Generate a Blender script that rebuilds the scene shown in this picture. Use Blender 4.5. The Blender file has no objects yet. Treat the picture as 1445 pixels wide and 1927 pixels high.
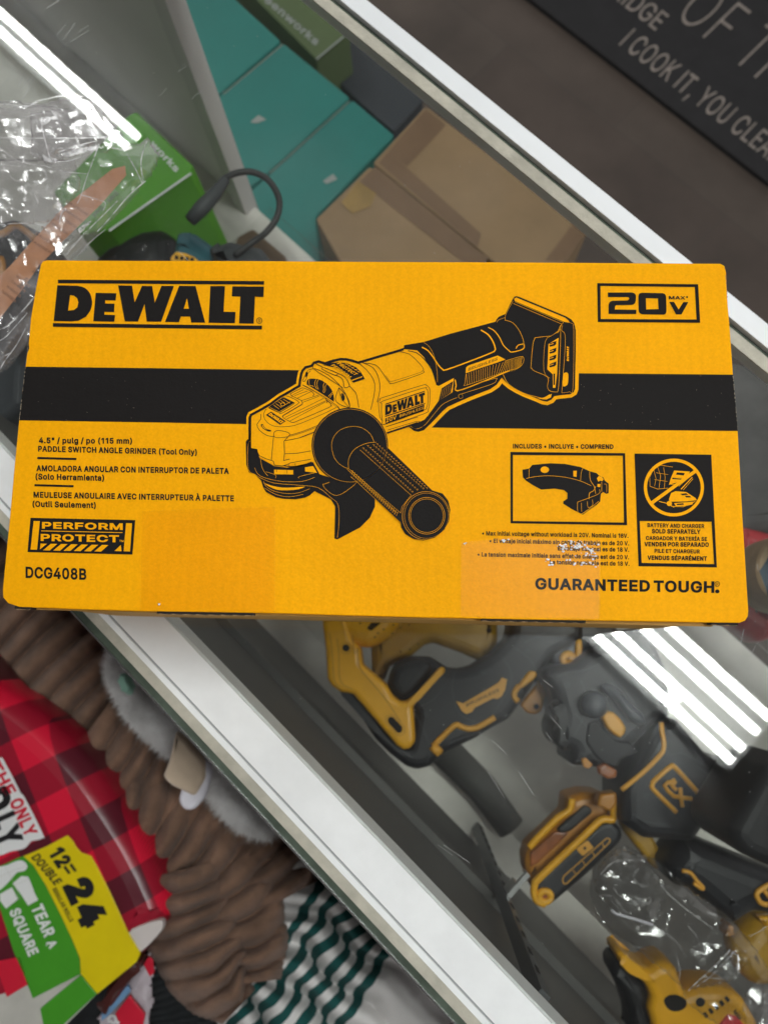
import bpy, bmesh, math, random
from mathutils import Vector, Matrix, noise
from mathutils.geometry import tessellate_polygon
random.seed(7)
S = bpy.context.scene
COL = S.collection

# ------------------------------------------------------------------ camera, world, lamps, exposure
ROT = Matrix(((0.9989879824918889, -0.01858218222329381, 0.040959899177192574),
              (0.02576344131963554, 0.9828764170657729, -0.18245600529255968),
              (-0.036868088208573735, 0.18332662457965337, 0.9823604698846934)))
CAM = Vector((0.19064255, -0.01631088, 0.47264176))
FPX = 1407.673
cam_data = bpy.data.cameras.new('camera')
cam = bpy.data.objects.new('camera', cam_data)
COL.objects.link(cam)
cam.matrix_world = Matrix.Translation(CAM) @ ROT.to_4x4()
cam_data.sensor_fit = 'VERTICAL'
cam_data.sensor_height = 36.0
cam_data.lens = FPX / 1927 * 36.0
cam_data.clip_start = 0.01
cam_data.clip_end = 100
cam_data.dof.use_dof = True
cam_data.dof.focus_distance = 0.352
cam_data.dof.aperture_fstop = 10.5
S.camera = cam
world = bpy.data.worlds.new('World')
S.world = world
world.use_nodes = True
world.node_tree.nodes['Background'].inputs[0].default_value = (1.0, 0.98, 0.96, 1)
world.node_tree.nodes['Background'].inputs[1].default_value = 0.62
S.view_settings.view_transform = 'Standard'
S.view_settings.look = 'None'
S.view_settings.gamma = 1
S.view_settings.use_curve_mapping = False
S.view_settings.exposure = 0.0
TUBE_POWER = 74.0

TH = -0.7472169191309026
UU = Vector((math.cos(TH), math.sin(TH), 0))
NN = Vector((-UU.y, UU.x, 0))
ZT = 0.1295146                      # top of the big carton; the glass top is z = 0
FLOOR = -0.95

def P(px, py, z):
    d = ROT @ Vector(((px - 722.5) / FPX, -(py - 963.5) / FPX, -1))
    return CAM + d * ((z - CAM.z) / d.z)

def K(u, n, z):
    return UU * u + NN * n + Vector((0, 0, z))

# ------------------------------------------------------------------ materials
def newmat(name):
    m = bpy.data.materials.new(name)
    m.use_nodes = True
    return m, m.node_tree, m.node_tree.nodes['Principled BSDF']

def mat(name, col, rough=0.5, metal=0.0, var=0.0, vscale=20.0, bump=0.0, bscale=200.0, sheen=0.0, spec=0.5,
        col2=None, coat=0.0):
    m, nt, b = newmat(name)
    b.inputs['Roughness'].default_value = rough
    b.inputs['Metallic'].default_value = metal
    b.inputs['Specular IOR Level'].default_value = spec
    if sheen:
        b.inputs['Sheen Weight'].default_value = sheen
        b.inputs['Sheen Roughness'].default_value = 0.5
    if coat:
        b.inputs['Coat Weight'].default_value = coat
        b.inputs['Coat Roughness'].default_value = 0.12
    c = (*col, 1)
    if var or col2:
        tc = nt.nodes.new('ShaderNodeTexCoord')
        n = nt.nodes.new('ShaderNodeTexNoise'); n.inputs['Scale'].default_value = vscale
        n.inputs['Detail'].default_value = 6; n.inputs['Roughness'].default_value = 0.6
        nt.links.new(tc.outputs['Object'], n.inputs['Vector'])
        r = nt.nodes.new('ShaderNodeValToRGB')
        r.color_ramp.elements[0].position = 0.32; r.color_ramp.elements[1].position = 0.68
        if col2 is None:
            r.color_ramp.elements[0].color = tuple(max(0, x * (1 - var)) for x in col) + (1,)
            r.color_ramp.elements[1].color = tuple(min(1, x * (1 + var)) for x in col) + (1,)
        else:
            r.color_ramp.elements[0].color = c; r.color_ramp.elements[1].color = (*col2, 1)
        nt.links.new(n.outputs['Fac'], r.inputs['Fac'])
        nt.links.new(r.outputs['Color'], b.inputs['Base Color'])
    else:
        b.inputs['Base Color'].default_value = c
    if bump:
        tc = nt.nodes.new('ShaderNodeTexCoord')
        n = nt.nodes.new('ShaderNodeTexNoise'); n.inputs['Scale'].default_value = bscale
        n.inputs['Detail'].default_value = 5
        nt.links.new(tc.outputs['Object'], n.inputs['Vector'])
        bp = nt.nodes.new('ShaderNodeBump'); bp.inputs['Strength'].default_value = bump
        bp.inputs['Distance'].default_value = 0.002
        nt.links.new(n.outputs['Fac'], bp.inputs['Height'])
        nt.links.new(bp.outputs['Normal'], b.inputs['Normal'])
    return m

def clear_mat(name, tint=(0.93, 0.96, 0.94), f0=0.04, rough=0.0, haze=0.0, hcol=(0.8, 0.8, 0.82), bump=0.0, bscale=60,
              hscale=30, hlo=0.45, hhi=0.75, voro=False, crease=0.0):
    m = bpy.data.materials.new(name); m.use_nodes = True
    nt = m.node_tree; nt.nodes.clear()
    N = nt.nodes.new; L = nt.links.new
    out = N('ShaderNodeOutputMaterial'); tr = N('ShaderNodeBsdfTransparent'); gl = N('ShaderNodeBsdfGlossy')
    tr.inputs[0].default_value = (*tint, 1); gl.inputs['Roughness'].default_value = rough
    lw = N('ShaderNodeLayerWeight'); lw.inputs['Blend'].default_value = 0.5
    pw = N('ShaderNodeMath'); pw.operation = 'POWER'; pw.inputs[1].default_value = 5
    ma = N('ShaderNodeMath'); ma.operation = 'MULTIPLY_ADD'; ma.inputs[1].default_value = 1 - f0; ma.inputs[2].default_value = f0
    L(lw.outputs['Facing'], pw.inputs[0]); L(pw.outputs[0], ma.inputs[0])
    mx = N('ShaderNodeMixShader')
    tc = N('ShaderNodeTexCoord')
    last = tr.outputs[0]
    if haze:
        df = N('ShaderNodeBsdfDiffuse'); df.inputs[0].default_value = (*hcol, 1)
        no = N('ShaderNodeTexNoise'); no.inputs['Scale'].default_value = hscale; no.inputs['Detail'].default_value = 8
        L(tc.outputs['Object'], no.inputs['Vector'])
        mr = N('ShaderNodeMapRange'); mr.inputs[1].default_value = hlo; mr.inputs[2].default_value = hhi
        mr.inputs[3].default_value = haze * 0.15; mr.inputs[4].default_value = haze
        L(no.outputs['Fac'], mr.inputs[0])
        if crease:
            ge = N('ShaderNodeNewGeometry'); m3 = N('ShaderNodeMapRange'); m3.inputs[1].default_value = .53; m3.inputs[2].default_value = .66
            m3.inputs[3].default_value = 0; m3.inputs[4].default_value = crease; L(ge.outputs['Pointiness'], m3.inputs[0])
            ad_ = N('ShaderNodeMath'); ad_.operation = 'ADD'; ad_.use_clamp = True; L(mr.outputs[0], ad_.inputs[0]); L(m3.outputs[0], ad_.inputs[1]); mr = ad_
        m2 = N('ShaderNodeMixShader'); L(mr.outputs[0], m2.inputs[0]); L(tr.outputs[0], m2.inputs[1]); L(df.outputs[0], m2.inputs[2])
        last = m2.outputs[0]
    if bump:
        if voro:
            no = N('ShaderNodeTexVoronoi'); no.feature = 'F1'; no.inputs['Scale'].default_value = bscale
            n0 = N('ShaderNodeTexNoise'); n0.inputs['Scale'].default_value = bscale * .5
            L(tc.outputs['Object'], n0.inputs['Vector'])
            vm = N('ShaderNodeVectorMath'); vm.operation = 'MULTIPLY_ADD'; vm.inputs[1].default_value = (.03, .03, .03)
            L(n0.outputs['Color'], vm.inputs[0]); L(tc.outputs['Object'], vm.inputs[2]); L(vm.outputs[0], no.inputs['Vector'])
            hs = no.outputs['Distance']
        else:
            no = N('ShaderNodeTexNoise'); no.inputs['Scale'].default_value = bscale; no.inputs['Detail'].default_value = 4
            L(tc.outputs['Object'], no.inputs['Vector']); hs = no.outputs['Fac']
        bp = N('ShaderNodeBump'); bp.inputs['Strength'].default_value = bump; bp.inputs['Distance'].default_value = 0.004
        L(hs, bp.inputs['Height']); L(bp.outputs['Normal'], gl.inputs['Normal']); L(bp.outputs['Normal'], lw.inputs['Normal'])
    L(ma.outputs[0], mx.inputs[0]); L(last, mx.inputs[1]); L(gl.outputs[0], mx.inputs[2]); L(mx.outputs[0], out.inputs[0])
    return m

def emit_mat(name, col, s):
    m = bpy.data.materials.new(name); m.use_nodes = True
    nt = m.node_tree; nt.nodes.clear()
    out = nt.nodes.new('ShaderNodeOutputMaterial'); e = nt.nodes.new('ShaderNodeEmission')
    e.inputs[0].default_value = (*col, 1); e.inputs[1].default_value = s
    nt.links.new(e.outputs[0], out.inputs[0])
    return m

def carton_mat(name, col, scale_lines=380):
    """printed corrugated board: faint flute lines, paper mottling, tiny specks"""
    m, nt, b = newmat(name)
    N = nt.nodes.new; L = nt.links.new
    tc = N('ShaderNodeTexCoord')
    n1 = N('ShaderNodeTexNoise'); n1.inputs['Scale'].default_value = 14; n1.inputs['Detail'].default_value = 8
    n2 = N('ShaderNodeTexNoise'); n2.inputs['Scale'].default_value = 900; n2.inputs['Detail'].default_value = 3
    wv = N('ShaderNodeTexWave'); wv.inputs['Scale'].default_value = scale_lines / 6.28; wv.bands_direction = 'X'
    wv.inputs['Distortion'].default_value = 0.6
    for x in (n1, n2, wv): L(tc.outputs['Object'], x.inputs['Vector'])
    def mul(a, f, o):
        q = N('ShaderNodeMath'); q.operation = 'MULTIPLY_ADD'; L(a, q.inputs[0]); q.inputs[1].default_value = f; q.inputs[2].default_value = o
        return q.outputs[0]
    def mm(a, c):
        q = N('ShaderNodeMath'); q.operation = 'MULTIPLY'; L(a, q.inputs[0]); L(c, q.inputs[1]); return q.outputs[0]
    f = mm(mm(mul(n1.outputs['Fac'], 0.22, 0.89), mul(n2.outputs['Fac'], 0.24, 0.88)), mul(wv.outputs['Fac'], 0.02, 0.99))
    mxc = N('ShaderNodeVectorMath'); mxc.operation = 'SCALE'; mxc.inputs[0].default_value = col
    L(f, mxc.inputs['Scale']); L(mxc.outputs[0], b.inputs['Base Color'])
    b.inputs['Roughness'].default_value = 0.62
    b.inputs['Specular IOR Level'].default_value = 0.07
    ad = N('ShaderNodeMath'); ad.operation = 'ADD'; L(mul(n2.outputs['Fac'], 0.5, 0), ad.inputs[0]); L(mul(wv.outputs['Fac'], 0.06, 0), ad.inputs[1])
    ad2 = N('ShaderNodeMath'); ad2.operation = 'ADD'; L(ad.outputs[0], ad2.inputs[0]); L(mul(n1.outputs['Fac'], 14, 0), ad2.inputs[1])
    bp = N('ShaderNodeBump'); bp.inputs['Strength'].default_value = 0.35; bp.inputs['Distance'].default_value = 0.0006
    L(ad2.outputs[0], bp.inputs['Height']); L(bp.outputs['Normal'], b.inputs['Normal'])
    return m

M = {}
M['yellow_card'] = carton_mat('yellow_card', (0.90, 0.385, 0.001))
M['ink'] = carton_mat('black_ink', (0.0135, 0.0118, 0.0115))
M['yellow_ink'] = carton_mat('yellow_ink', (0.90, 0.385, 0.001))
M['kraft'] = mat('kraft', (0.36, 0.22, 0.11), .8, var=.15, vscale=60)
M['kraft_side'] = mat('kraft_side', (0.50, 0.27, 0.05), .7, var=.15, vscale=60)
M['gap'] = mat('gap', (0.01, 0.008, 0.006), .9)
M['tape'] = clear_mat('clear_tape', tint=(0.99, 0.970, 0.93), f0=0.003, rough=0.35, bump=0.02, bscale=90)
M['bubble_glint'] = clear_mat('tape_bubble', tint=(0.97, 0.94, 0.85), f0=0.10, rough=0.15, haze=.9, hcol=(1, 1, 1), hscale=900, hlo=.2, hhi=.4, bump=1.0, bscale=420)  # white diffuse puts the lamp glints into the bubble colour
M['alu'] = mat('white_aluminium', (0.87, 0.875, 0.89), .42, var=.06, vscale=22, bump=.04, bscale=90)
M['alu_back'] = mat('bright_aluminium', (0.86, 0.87, 0.90), .4, var=.02, vscale=8)
M['groove'] = mat('groove', (0.30, 0.31, 0.32), .6)
M['beige'] = mat('beige_tape', (0.47, 0.44, 0.37), .75, var=.18, vscale=50, bump=.3, bscale=400)
M['glass_edge'] = mat('glass_edge', (0.075, 0.095, 0.075), .25, var=.3, vscale=40)
M['seam_grey'] = mat('seam_grey', (0.045, 0.048, 0.056), .5)
M['chrome'] = mat('chrome', (0.75, 0.74, 0.73), .22, metal=1)
M['glass'] = clear_mat('counter_glass', tint=(0.94, 0.95, 0.94), f0=0.043, rough=0.012, haze=.034, hcol=(.7, .7, .72), hscale=6, hlo=.52, hhi=.74)
M['shelf_glass'] = clear_mat('shelf_glass', tint=(0.985, 0.99, 0.985), f0=0.02)
M['panel'] = mat('grey_panel', (0.80, 0.78, 0.76), .6, var=.07, vscale=5)
M['panel_trim'] = mat('panel_trim', (0.66, 0.64, 0.64), .5)
M['seam'] = mat('panel_seam', (0.07, 0.06, 0.055), .8)
M['deck'] = mat('deck', (0.74, 0.71, 0.66), .7, var=.16, vscale=9)
M['kick'] = mat('kick_panel', (0.085, 0.083, 0.078), .6, var=.2, vscale=6)
M['dark_steel'] = mat('dark_steel', (0.10, 0.105, 0.11), .4, metal=.6)
M['steel'] = mat('steel', (0.42, 0.42, 0.42), .35, metal=.9)
M['teal'] = mat('teal_card', (0.018, 0.215, 0.19), .55, var=.07, vscale=8)
M['teal_highlight'] = mat('teal_edge_highlight', (0.30, 0.33, 0.29), .7)  # pale colour for painted edge highlights
M['olive'] = mat('olive_card', (0.115, 0.16, 0.065), .7, var=.08, vscale=8)
M['pale_grey'] = mat('pale_grey_print', (0.36, 0.38, 0.36), .7)
M['board'] = mat('cardboard', (0.31, 0.20, 0.105), .8, var=.12, vscale=8)
M['board_tape'] = mat('brown_packing_tape', (0.21, 0.125, 0.070), .4, var=.08, vscale=20)
M['board_dark'] = mat('cardboard_seam', (0.05, 0.035, 0.02), .9)
M['green'] = mat('green_card', (0.085, 0.33, 0.012), .5, var=.06, vscale=12)
M['white_print'] = mat('white_print', (0.72, 0.72, 0.72), .6)
M['rubber'] = mat('dark_rubber', (0.006, 0.0065, 0.008), .5, var=.2, vscale=25, bump=.08, bscale=300)
M['rubber2'] = mat('charcoal_plastic', (0.0065, 0.0072, 0.0105), .48, var=.2, vscale=18, bump=.06, bscale=300)
M['blackmatte'] = mat('black_plastic', (0.008, 0.008, 0.010), .6)
M['cord'] = mat('cord_rubber', (0.022, 0.022, 0.022), .5)
M['relief'] = mat('strain_relief_rubber', (0.05, 0.056, 0.06), .55)
M['tool_yellow'] = mat('tool_yellow', (0.86, 0.42, 0.004), .36, var=.08, vscale=20, bump=.05, bscale=300)
M['tool_amber'] = mat('tool_amber', (0.52, 0.21, 0.010), .4, var=.2, vscale=25)
M['tool_orange'] = mat('tool_orange_line', (0.78, 0.38, 0.035), .45)
M['tool_dim'] = mat('tool_yellow_dim', (0.46, 0.25, 0.008), .42, var=.2, vscale=20)  # darker copy of the tool yellow, shade of deeper parts painted in
M['copper'] = mat('amber_resin', (0.30, 0.085, 0.012), .3, var=.35, vscale=40)
M['tool_teal'] = mat('tool_teal', (0.012, 0.10, 0.13), .45, var=.1)
M['tool_grey'] = mat('tool_grey', (0.05, 0.056, 0.066), .4)
M['film'] = clear_mat('bag_film', tint=(0.93, 0.92, 0.93), f0=0.12, rough=0.15, haze=.24, hcol=(.78, .74, .76), hscale=26, hlo=.42, hhi=.72)
M['film2'] = clear_mat('bag_film_dark', tint=(0.93, 0.93, 0.93), f0=0.10, rough=0.12, haze=.07, hcol=(.6, .6, .6), hscale=60, hlo=.45, hhi=.7)
M['label_orange'] = mat('orange_label', (0.54, 0.24, 0.10), .6, var=.15, vscale=60)
M['label_ink'] = mat('brown_label_ink', (0.27, 0.11, 0.035), .7)
M['black_ink2'] = mat('label_black_ink', (0.03, 0.03, 0.03), .6)
M['red_pkg'] = mat('red_package', (0.40, 0.018, 0.025), .4, var=.2, vscale=30)
M['roll_paper'] = mat('tan_roll', (0.42, 0.29, 0.17), .55, var=.15, vscale=60)
M['roll_blue'] = mat('slate_roll_print', (0.035, 0.06, 0.09), .5)
M['mat_black'] = mat('mat_black', (0.0175, 0.0165, 0.0185), .8, var=.15, vscale=30, bump=.25, bscale=600)
M['mat_text'] = mat('mat_lettering', (0.27, 0.23, 0.205), .8, var=.18, vscale=60)
M['plush_brown'] = mat('brown_plush', (0.185, 0.104, 0.068), .95, var=.30, vscale=30, bump=.9, bscale=520, sheen=.10)
M['plush_grey'] = mat('grey_plush', (0.82, 0.80, 0.78), .95, var=.3, vscale=30, bump=.7, bscale=300, sheen=.15)
M['plush_tan'] = mat('tan_felt', (0.50, 0.39, 0.29), .9, var=.1, vscale=30, sheen=.3)
M['plush_white'] = mat('white_satin', (0.62, 0.60, 0.66), .5)
M['plush_pink'] = mat('pink_felt', (0.55, 0.36, 0.30), .9)
M['mint'] = mat('mint_plastic', (0.36, 0.62, 0.50), .4)
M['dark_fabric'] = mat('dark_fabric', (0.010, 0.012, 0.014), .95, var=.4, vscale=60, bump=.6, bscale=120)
M['tp_green'] = mat('pack_green', (0.060, 0.30, 0.020), .32, var=.06, bump=.5, bscale=25)
M['tp_yellow'] = mat('pack_yellow', (0.72, 0.56, 0.004), .32, var=.06, bump=.5, bscale=25)
M['tp_white'] = mat('pack_white', (0.62, 0.56, 0.54), .35, var=.06, bump=.3, bscale=30)
M['tp_film'] = mat('pack_white_film', (0.52, 0.50, 0.46), .3, var=.1, bump=.5, bscale=30)
M['tp_red'] = mat('pack_red', (0.60, 0.010, 0.035), .4)
M['tp_black'] = mat('pack_black', (0.012, 0.011, 0.013), .4)
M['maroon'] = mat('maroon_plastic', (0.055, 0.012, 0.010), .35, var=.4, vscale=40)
M['sky_blue'] = mat('light_blue_strip', (0.16, 0.30, 0.50), .5)
M['pink_white'] = mat('pinkish_white_film', (0.50, 0.44, 0.48), .45, var=.15, vscale=30, bump=.4, bscale=60)
M['tube'] = emit_mat('fluorescent_tube', (0.97, 1.0, 0.97), TUBE_POWER)
M['housing'] = mat('lamp_housing', (0.11, 0.11, 0.11), .6)
M['white_paint'] = mat('white_paint', (0.78, 0.78, 0.78), .5)
M['ceiling'] = mat('ceiling', (0.17, 0.172, 0.175), .9, var=.04, vscale=3)

# floor tiles: big brown slabs with faint joints running with the counter
def floor_mat():
    m, nt, b = newmat('brown_floor_tile')
    N = nt.nodes.new; L = nt.links.new
    tc = N('ShaderNodeTexCoord'); mp = N('ShaderNodeMapping'); mp.inputs['Rotation'].default_value = (0, 0, -TH)
    L(tc.outputs['Object'], mp.inputs['Vector'])
    br = N('ShaderNodeTexBrick'); br.inputs['Scale'].default_value = 1.0
    br.offset = 0.5
    br.inputs['Brick Width'].default_value = 0.6; br.inputs['Row Height'].default_value = 0.6
    br.inputs['Mortar Size'].default_value = 0.003; br.inputs['Mortar Smooth'].default_value = 0.6
    br.inputs['Color1'].default_value = (0.082, 0.060, 0.050, 1); br.inputs['Color2'].default_value = (0.096, 0.073, 0.060, 1)
    br.inputs['Mortar'].default_value = (0.080, 0.062, 0.052, 1)
    L(mp.outputs[0], br.inputs['Vector'])
    n1 = N('ShaderNodeTexNoise'); n1.inputs['Scale'].default_value = 5; n1.inputs['Detail'].default_value = 8
    L(tc.outputs['Object'], n1.inputs['Vector'])
    mr = N('ShaderNodeMapRange'); mr.inputs[1].default_value = .3; mr.inputs[2].default_value = .7; mr.inputs[3].default_value = .74; mr.inputs[4].default_value = 1.3
    L(n1.outputs['Fac'], mr.inputs[0])
    sc = N('ShaderNodeVectorMath'); sc.operation = 'SCALE'; L(br.outputs['Color'], sc.inputs[0]); L(mr.outputs[0], sc.inputs['Scale'])
    L(sc.outputs[0], b.inputs['Base Color']); b.inputs['Roughness'].default_value = .55
    return m
M['floor'] = floor_mat()

def plaid_mat():
    m, nt, b = newmat('red_buffalo_plaid')
    N = nt.nodes.new; L = nt.links.new
    tc = N('ShaderNodeTexCoord'); mp = N('ShaderNodeMapping'); mp.inputs['Rotation'].default_value = (0, 0, math.radians(61))
    mp.inputs['Location'].default_value = (.006, .012, 0)
    L(tc.outputs['Object'], mp.inputs['Vector'])
    sp = N('ShaderNodeSeparateXYZ'); L(mp.outputs[0], sp.inputs[0])
    def sq(o):
        a = N('ShaderNodeMath'); a.operation = 'MULTIPLY'; a.inputs[1].default_value = 1 / 0.072; L(o, a.inputs[0])
        f = N('ShaderNodeMath'); f.operation = 'FRACT'; L(a.outputs[0], f.inputs[0])
        g = N('ShaderNodeMath'); g.operation = 'GREATER_THAN'; g.inputs[1].default_value = .5; L(f.outputs[0], g.inputs[0])
        return g.outputs[0]
    s = N('ShaderNodeMath'); s.operation = 'ADD'; L(sq(sp.outputs[0]), s.inputs[0]); L(sq(sp.outputs[1]), s.inputs[1])
    h = N('ShaderNodeMath'); h.operation = 'MULTIPLY'; h.inputs[1].default_value = .5; L(s.outputs[0], h.inputs[0])
    r = N('ShaderNodeValToRGB'); r.color_ramp.interpolation = 'CONSTANT'
    r.color_ramp.elements[0].color = (0.68, 0.010, 0.040, 1)
    e = r.color_ramp.elements.new(.3); e.color = (0.33, 0.008, 0.026, 1)
    r.color_ramp.elements[-1].position = .8; r.color_ramp.elements[-1].color = (0.105, 0.010, 0.020, 1)
    L(h.outputs[0], r.inputs[0])
    wv = N('ShaderNodeTexWave'); wv.inputs['Scale'].default_value = 130; L(tc.outputs['Object'], wv.inputs['Vector'])
    mr = N('ShaderNodeMapRange'); mr.inputs[3].default_value = .82; mr.inputs[4].default_value = 1.15; L(wv.outputs['Fac'], mr.inputs[0])
    sc = N('ShaderNodeVectorMath'); sc.operation = 'SCALE'; L(r.outputs[0], sc.inputs[0]); L(mr.outputs[0], sc.inputs['Scale'])
    L(sc.outputs[0], b.inputs['Base Color']); b.inputs['Roughness'].default_value = .33
    n = N('ShaderNodeTexNoise'); n.inputs['Scale'].default_value = 22; L(tc.outputs['Object'], n.inputs['Vector'])
    bp = N('ShaderNodeBump'); bp.inputs['Strength'].default_value = .5; bp.inputs['Distance'].default_value = .003
    L(n.outputs['Fac'], bp.inputs['Height']); L(bp.outputs['Normal'], b.inputs['Normal'])
    return m
M['plaid'] = plaid_mat()

def stripe_cloth_mat():
    m, nt, b = newmat('green_striped_cotton')
    N = nt.nodes.new; L = nt.links.new
    uv = N('ShaderNodeUVMap'); uv.uv_map = 'UVMap'
    sp = N('ShaderNodeSeparateXYZ'); L(uv.outputs[0], sp.inputs[0])
    r = N('ShaderNodeValToRGB'); r.color_ramp.interpolation = 'CONSTANT'
    W_ = (0.72, 0.70, 0.69, 1); T_ = (0.004, 0.075, 0.070, 1)
    el = r.color_ramp.elements
    el[0].position = 0; el[0].color = W_
    el[1].position = .995; el[1].color = W_
    for k in range(6):
        a = .17 + k * .080
        q = el.new(a); q.color = T_
        q = el.new(a + .040); q.color = W_
    L(sp.outputs[1], r.inputs[0]); L(r.outputs[0], b.inputs['Base Color'])
    b.inputs['Roughness'].default_value = .9
    return m
M['striped'] = stripe_cloth_mat()

# ------------------------------------------------------------------ building helpers
def tag(o, label=None, cat=None, group=None, kind=None):
    if label: o['label'] = label
    if cat: o['category'] = cat
    if group: o['group'] = group
    if kind: o['kind'] = kind
    return o

def thing(name, loc, label, cat, group=None):
    o = bpy.data.objects.new(name, None); COL.objects.link(o)
    o.location = loc; o.empty_display_size = .02
    return tag(o, label, cat, group)

def origin(o):
    v = Vector(o.location)
    while o.parent: o = o.parent; v = v + Vector(o.location)
    return v

def link(name, me, mats, parent=None, loc=None, smooth=False):
    """world-space mesh -> object whose origin is parent's origin (or loc)"""
    if not isinstance(mats, (list, tuple)): mats = [mats]
    for m in mats: me.materials.append(m)
    o = bpy.data.objects.new(name, me); COL.objects.link(o)
    if smooth:
        for p in me.polygons: p.use_smooth = True
    if parent:
        o.parent = parent
        me.transform(Matrix.Translation(-origin(parent)))
    elif loc is not None:
        me.transform(Matrix.Translation(-Vector(loc))); o.location = loc
    return o

class MB:
    def __init__(s): s.v = []; s.f = []; s.mi = []
    def add(s, vs, fs, mi=0):
        k = len(s.v); s.v += [tuple(v) for v in vs]
        for f in fs: s.f.append([i + k for i in f]); s.mi.append(mi)
        return s
    def hexa(s, p, mi=0):      # 8 points: bottom 4, top 4
        return s.add(p, [(3, 2, 1, 0), (4, 5, 6, 7), (0, 1, 5, 4), (1, 2, 6, 5), (2, 3, 7, 6), (3, 0, 4, 7)], mi)
    def bar(s, u0, u1, n0, n1, z0, z1, mi=0):
        return s.hexa([K(u0, n0, z0), K(u1, n0, z0), K(u1, n1, z0), K(u0, n1, z0), K(u0, n0, z1), K(u1, n0, z1), K(u1, n1, z1), K(u0, n1, z1)], mi)
    def tube(s, pts, r, seg=12, mi=0, cap=True):
        rings = []; n = len(pts)
        up = Vector((0, 0, 1))
        for i, p in enumerate(pts):
            p = Vector(p); d = (Vector(pts[min(i + 1, n - 1)]) - Vector(pts[max(i - 1, 0)])).normalized()
            if abs(d.z) > .95: a = d.cross(Vector((1, 0, 0))).normalized()
            else: a = d.cross(up).normalized()
            c = d.cross(a).normalized(); rr = r[i] if isinstance(r, (list, tuple)) else r
            rings.append([p + (a * math.cos(t) + c * math.sin(t)) * rr for t in [2 * math.pi * k / seg for k in range(seg)]])
        vs = [v for q in rings for v in q]; fs = []
        for i in range(n - 1):
            for k in range(seg):
                fs.append((i * seg + k, i * seg + (k + 1) % seg, (i + 1) * seg + (k + 1) % seg, (i + 1) * seg + k))
        if cap: fs.append(tuple(range(seg - 1, -1, -1))); fs.append(tuple((n - 1) * seg + k for k in range(seg)))
        return s.add(vs, fs, mi)
    def poly(s, loops, z, mi=0):           # flat printed shape, loops in photo px traced on the plane z
        loops = [l for l in loops if len(l) > 2]
        L3 = [[Vector((x, y, 0)) for x, y in l] for l in loops]
        tris = tessellate_polygon(L3)
        flat = [p for l in loops for p in l]
        vs = [P(x, y, z) for x, y in flat]
        fs = []
        for t in tris:
            a, b, c = t
            n = (vs[b] - vs[a]).cross(vs[c] - vs[a]).z
            if abs(n) < 1e-14: continue
            fs.append((a, b, c) if n > 0 else (a, c, b))
        return s.add(vs, fs, mi)
    def stroke(s, pts, w, z, mi=0, closed=False):
        n = len(pts); pts = [Vector(p) for p in pts]
        ls = []; rs = []
        for i, p in enumerate(pts):
            if closed: a = pts[i - 1]; b = pts[(i + 1) % n]
            else: a = pts[max(i - 1, 0)]; b = pts[min(i + 1, n - 1)]
            d1 = (p - a); d2 = (b - p)
            d1 = d1.normalized() if d1.length > 1e-6 else d2.normalized()
            d2 = d2.normalized() if d2.length > 1e-6 else d1
            t = d1 + d2
            t = t.normalized() if t.length > .2 else d2
            nn = Vector((-t.y, t.x)); k = 1 / max(.5, abs(nn.dot(Vector((-d2.y, d2.x)))))
            ls.append(p + nn * w / 2 * k); rs.append(p - nn * w / 2 * k)
        vs = [P(q.x, q.y, z) for q in ls] + [P(q.x, q.y, z) for q in rs]
        fs = []
        for i in range(n if closed else n - 1):
            j = (i + 1) % n; fs.append((i, j, n + j, n + i))
        return s.add(vs, fs, mi)
    def build(s, name, mats, parent=None, loc=None, smooth=False):
        me = bpy.data.meshes.new(name); me.from_pydata(s.v, [], s.f); me.update()
        for p, mi in zip(me.polygons, s.mi): p.material_index = mi
        return link(name, me, mats, parent, loc, smooth)

def sm(pts, closed=False, k=4):
    """Catmull-Rom smoothing"""
    n = len(pts); out = []
    rng = range(n if closed else n - 1)
    for i in rng:
        if closed: p0, p1, p2, p3 = pts[i - 1], pts[i], pts[(i + 1) % n], pts[(i + 2) % n]
        else: p0, p1, p2, p3 = pts[max(i - 1, 0)], pts[i], pts[i + 1], pts[min(i + 2, n - 1)]
        for j in range(k):
            t = j / k
            out.append(tuple(.5 * ((2 * p1[c]) + (-p0[c] + p2[c]) * t + (2 * p0[c] - 5 * p1[c] + 4 * p2[c] - p3[c]) * t * t + (-p0[c] + 3 * p1[c] - 3 * p2[c] + p3[c]) * t ** 3) for c in range(len(p1))))
    if not closed: out.append(tuple(pts[-1]))
    return out

def rnd(pts, r, k=4):
    """round the corners of a closed px polygon by radius r"""
    n = len(pts); out = []
    for i in range(n):
        p = Vector(pts[i]); a = Vector(pts[i - 1]) - p; b = Vector(pts[(i + 1) % n]) - p
        ra = min(r, a.length * .45); rb = min(r, b.length * .45)
        s = p + a.normalized() * ra; e = p + b.normalized() * rb
        for j in range(k + 1):
            t = j / k; q = s * (1 - t) ** 2 + p * 2 * t * (1 - t) + e * t * t; out.append((q.x, q.y))
    return out

def T(ox, oy, s):
    def f(txt):
        return [(ox + float(a) / s, oy + float(b) / s) for a, b in (q.split(',') for q in txt.split())]
    return f

def ell(cx, cy, rx, ry, rot=0, n=32):
    c, s_ = math.cos(math.radians(rot)), math.sin(math.radians(rot))
    return [(cx + rx * math.cos(t) * c - ry * math.sin(t) * s_, cy + rx * math.cos(t) * s_ + ry * math.sin(t) * c) for t in [2 * math.pi * i / n for i in range(n)]]

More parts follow.
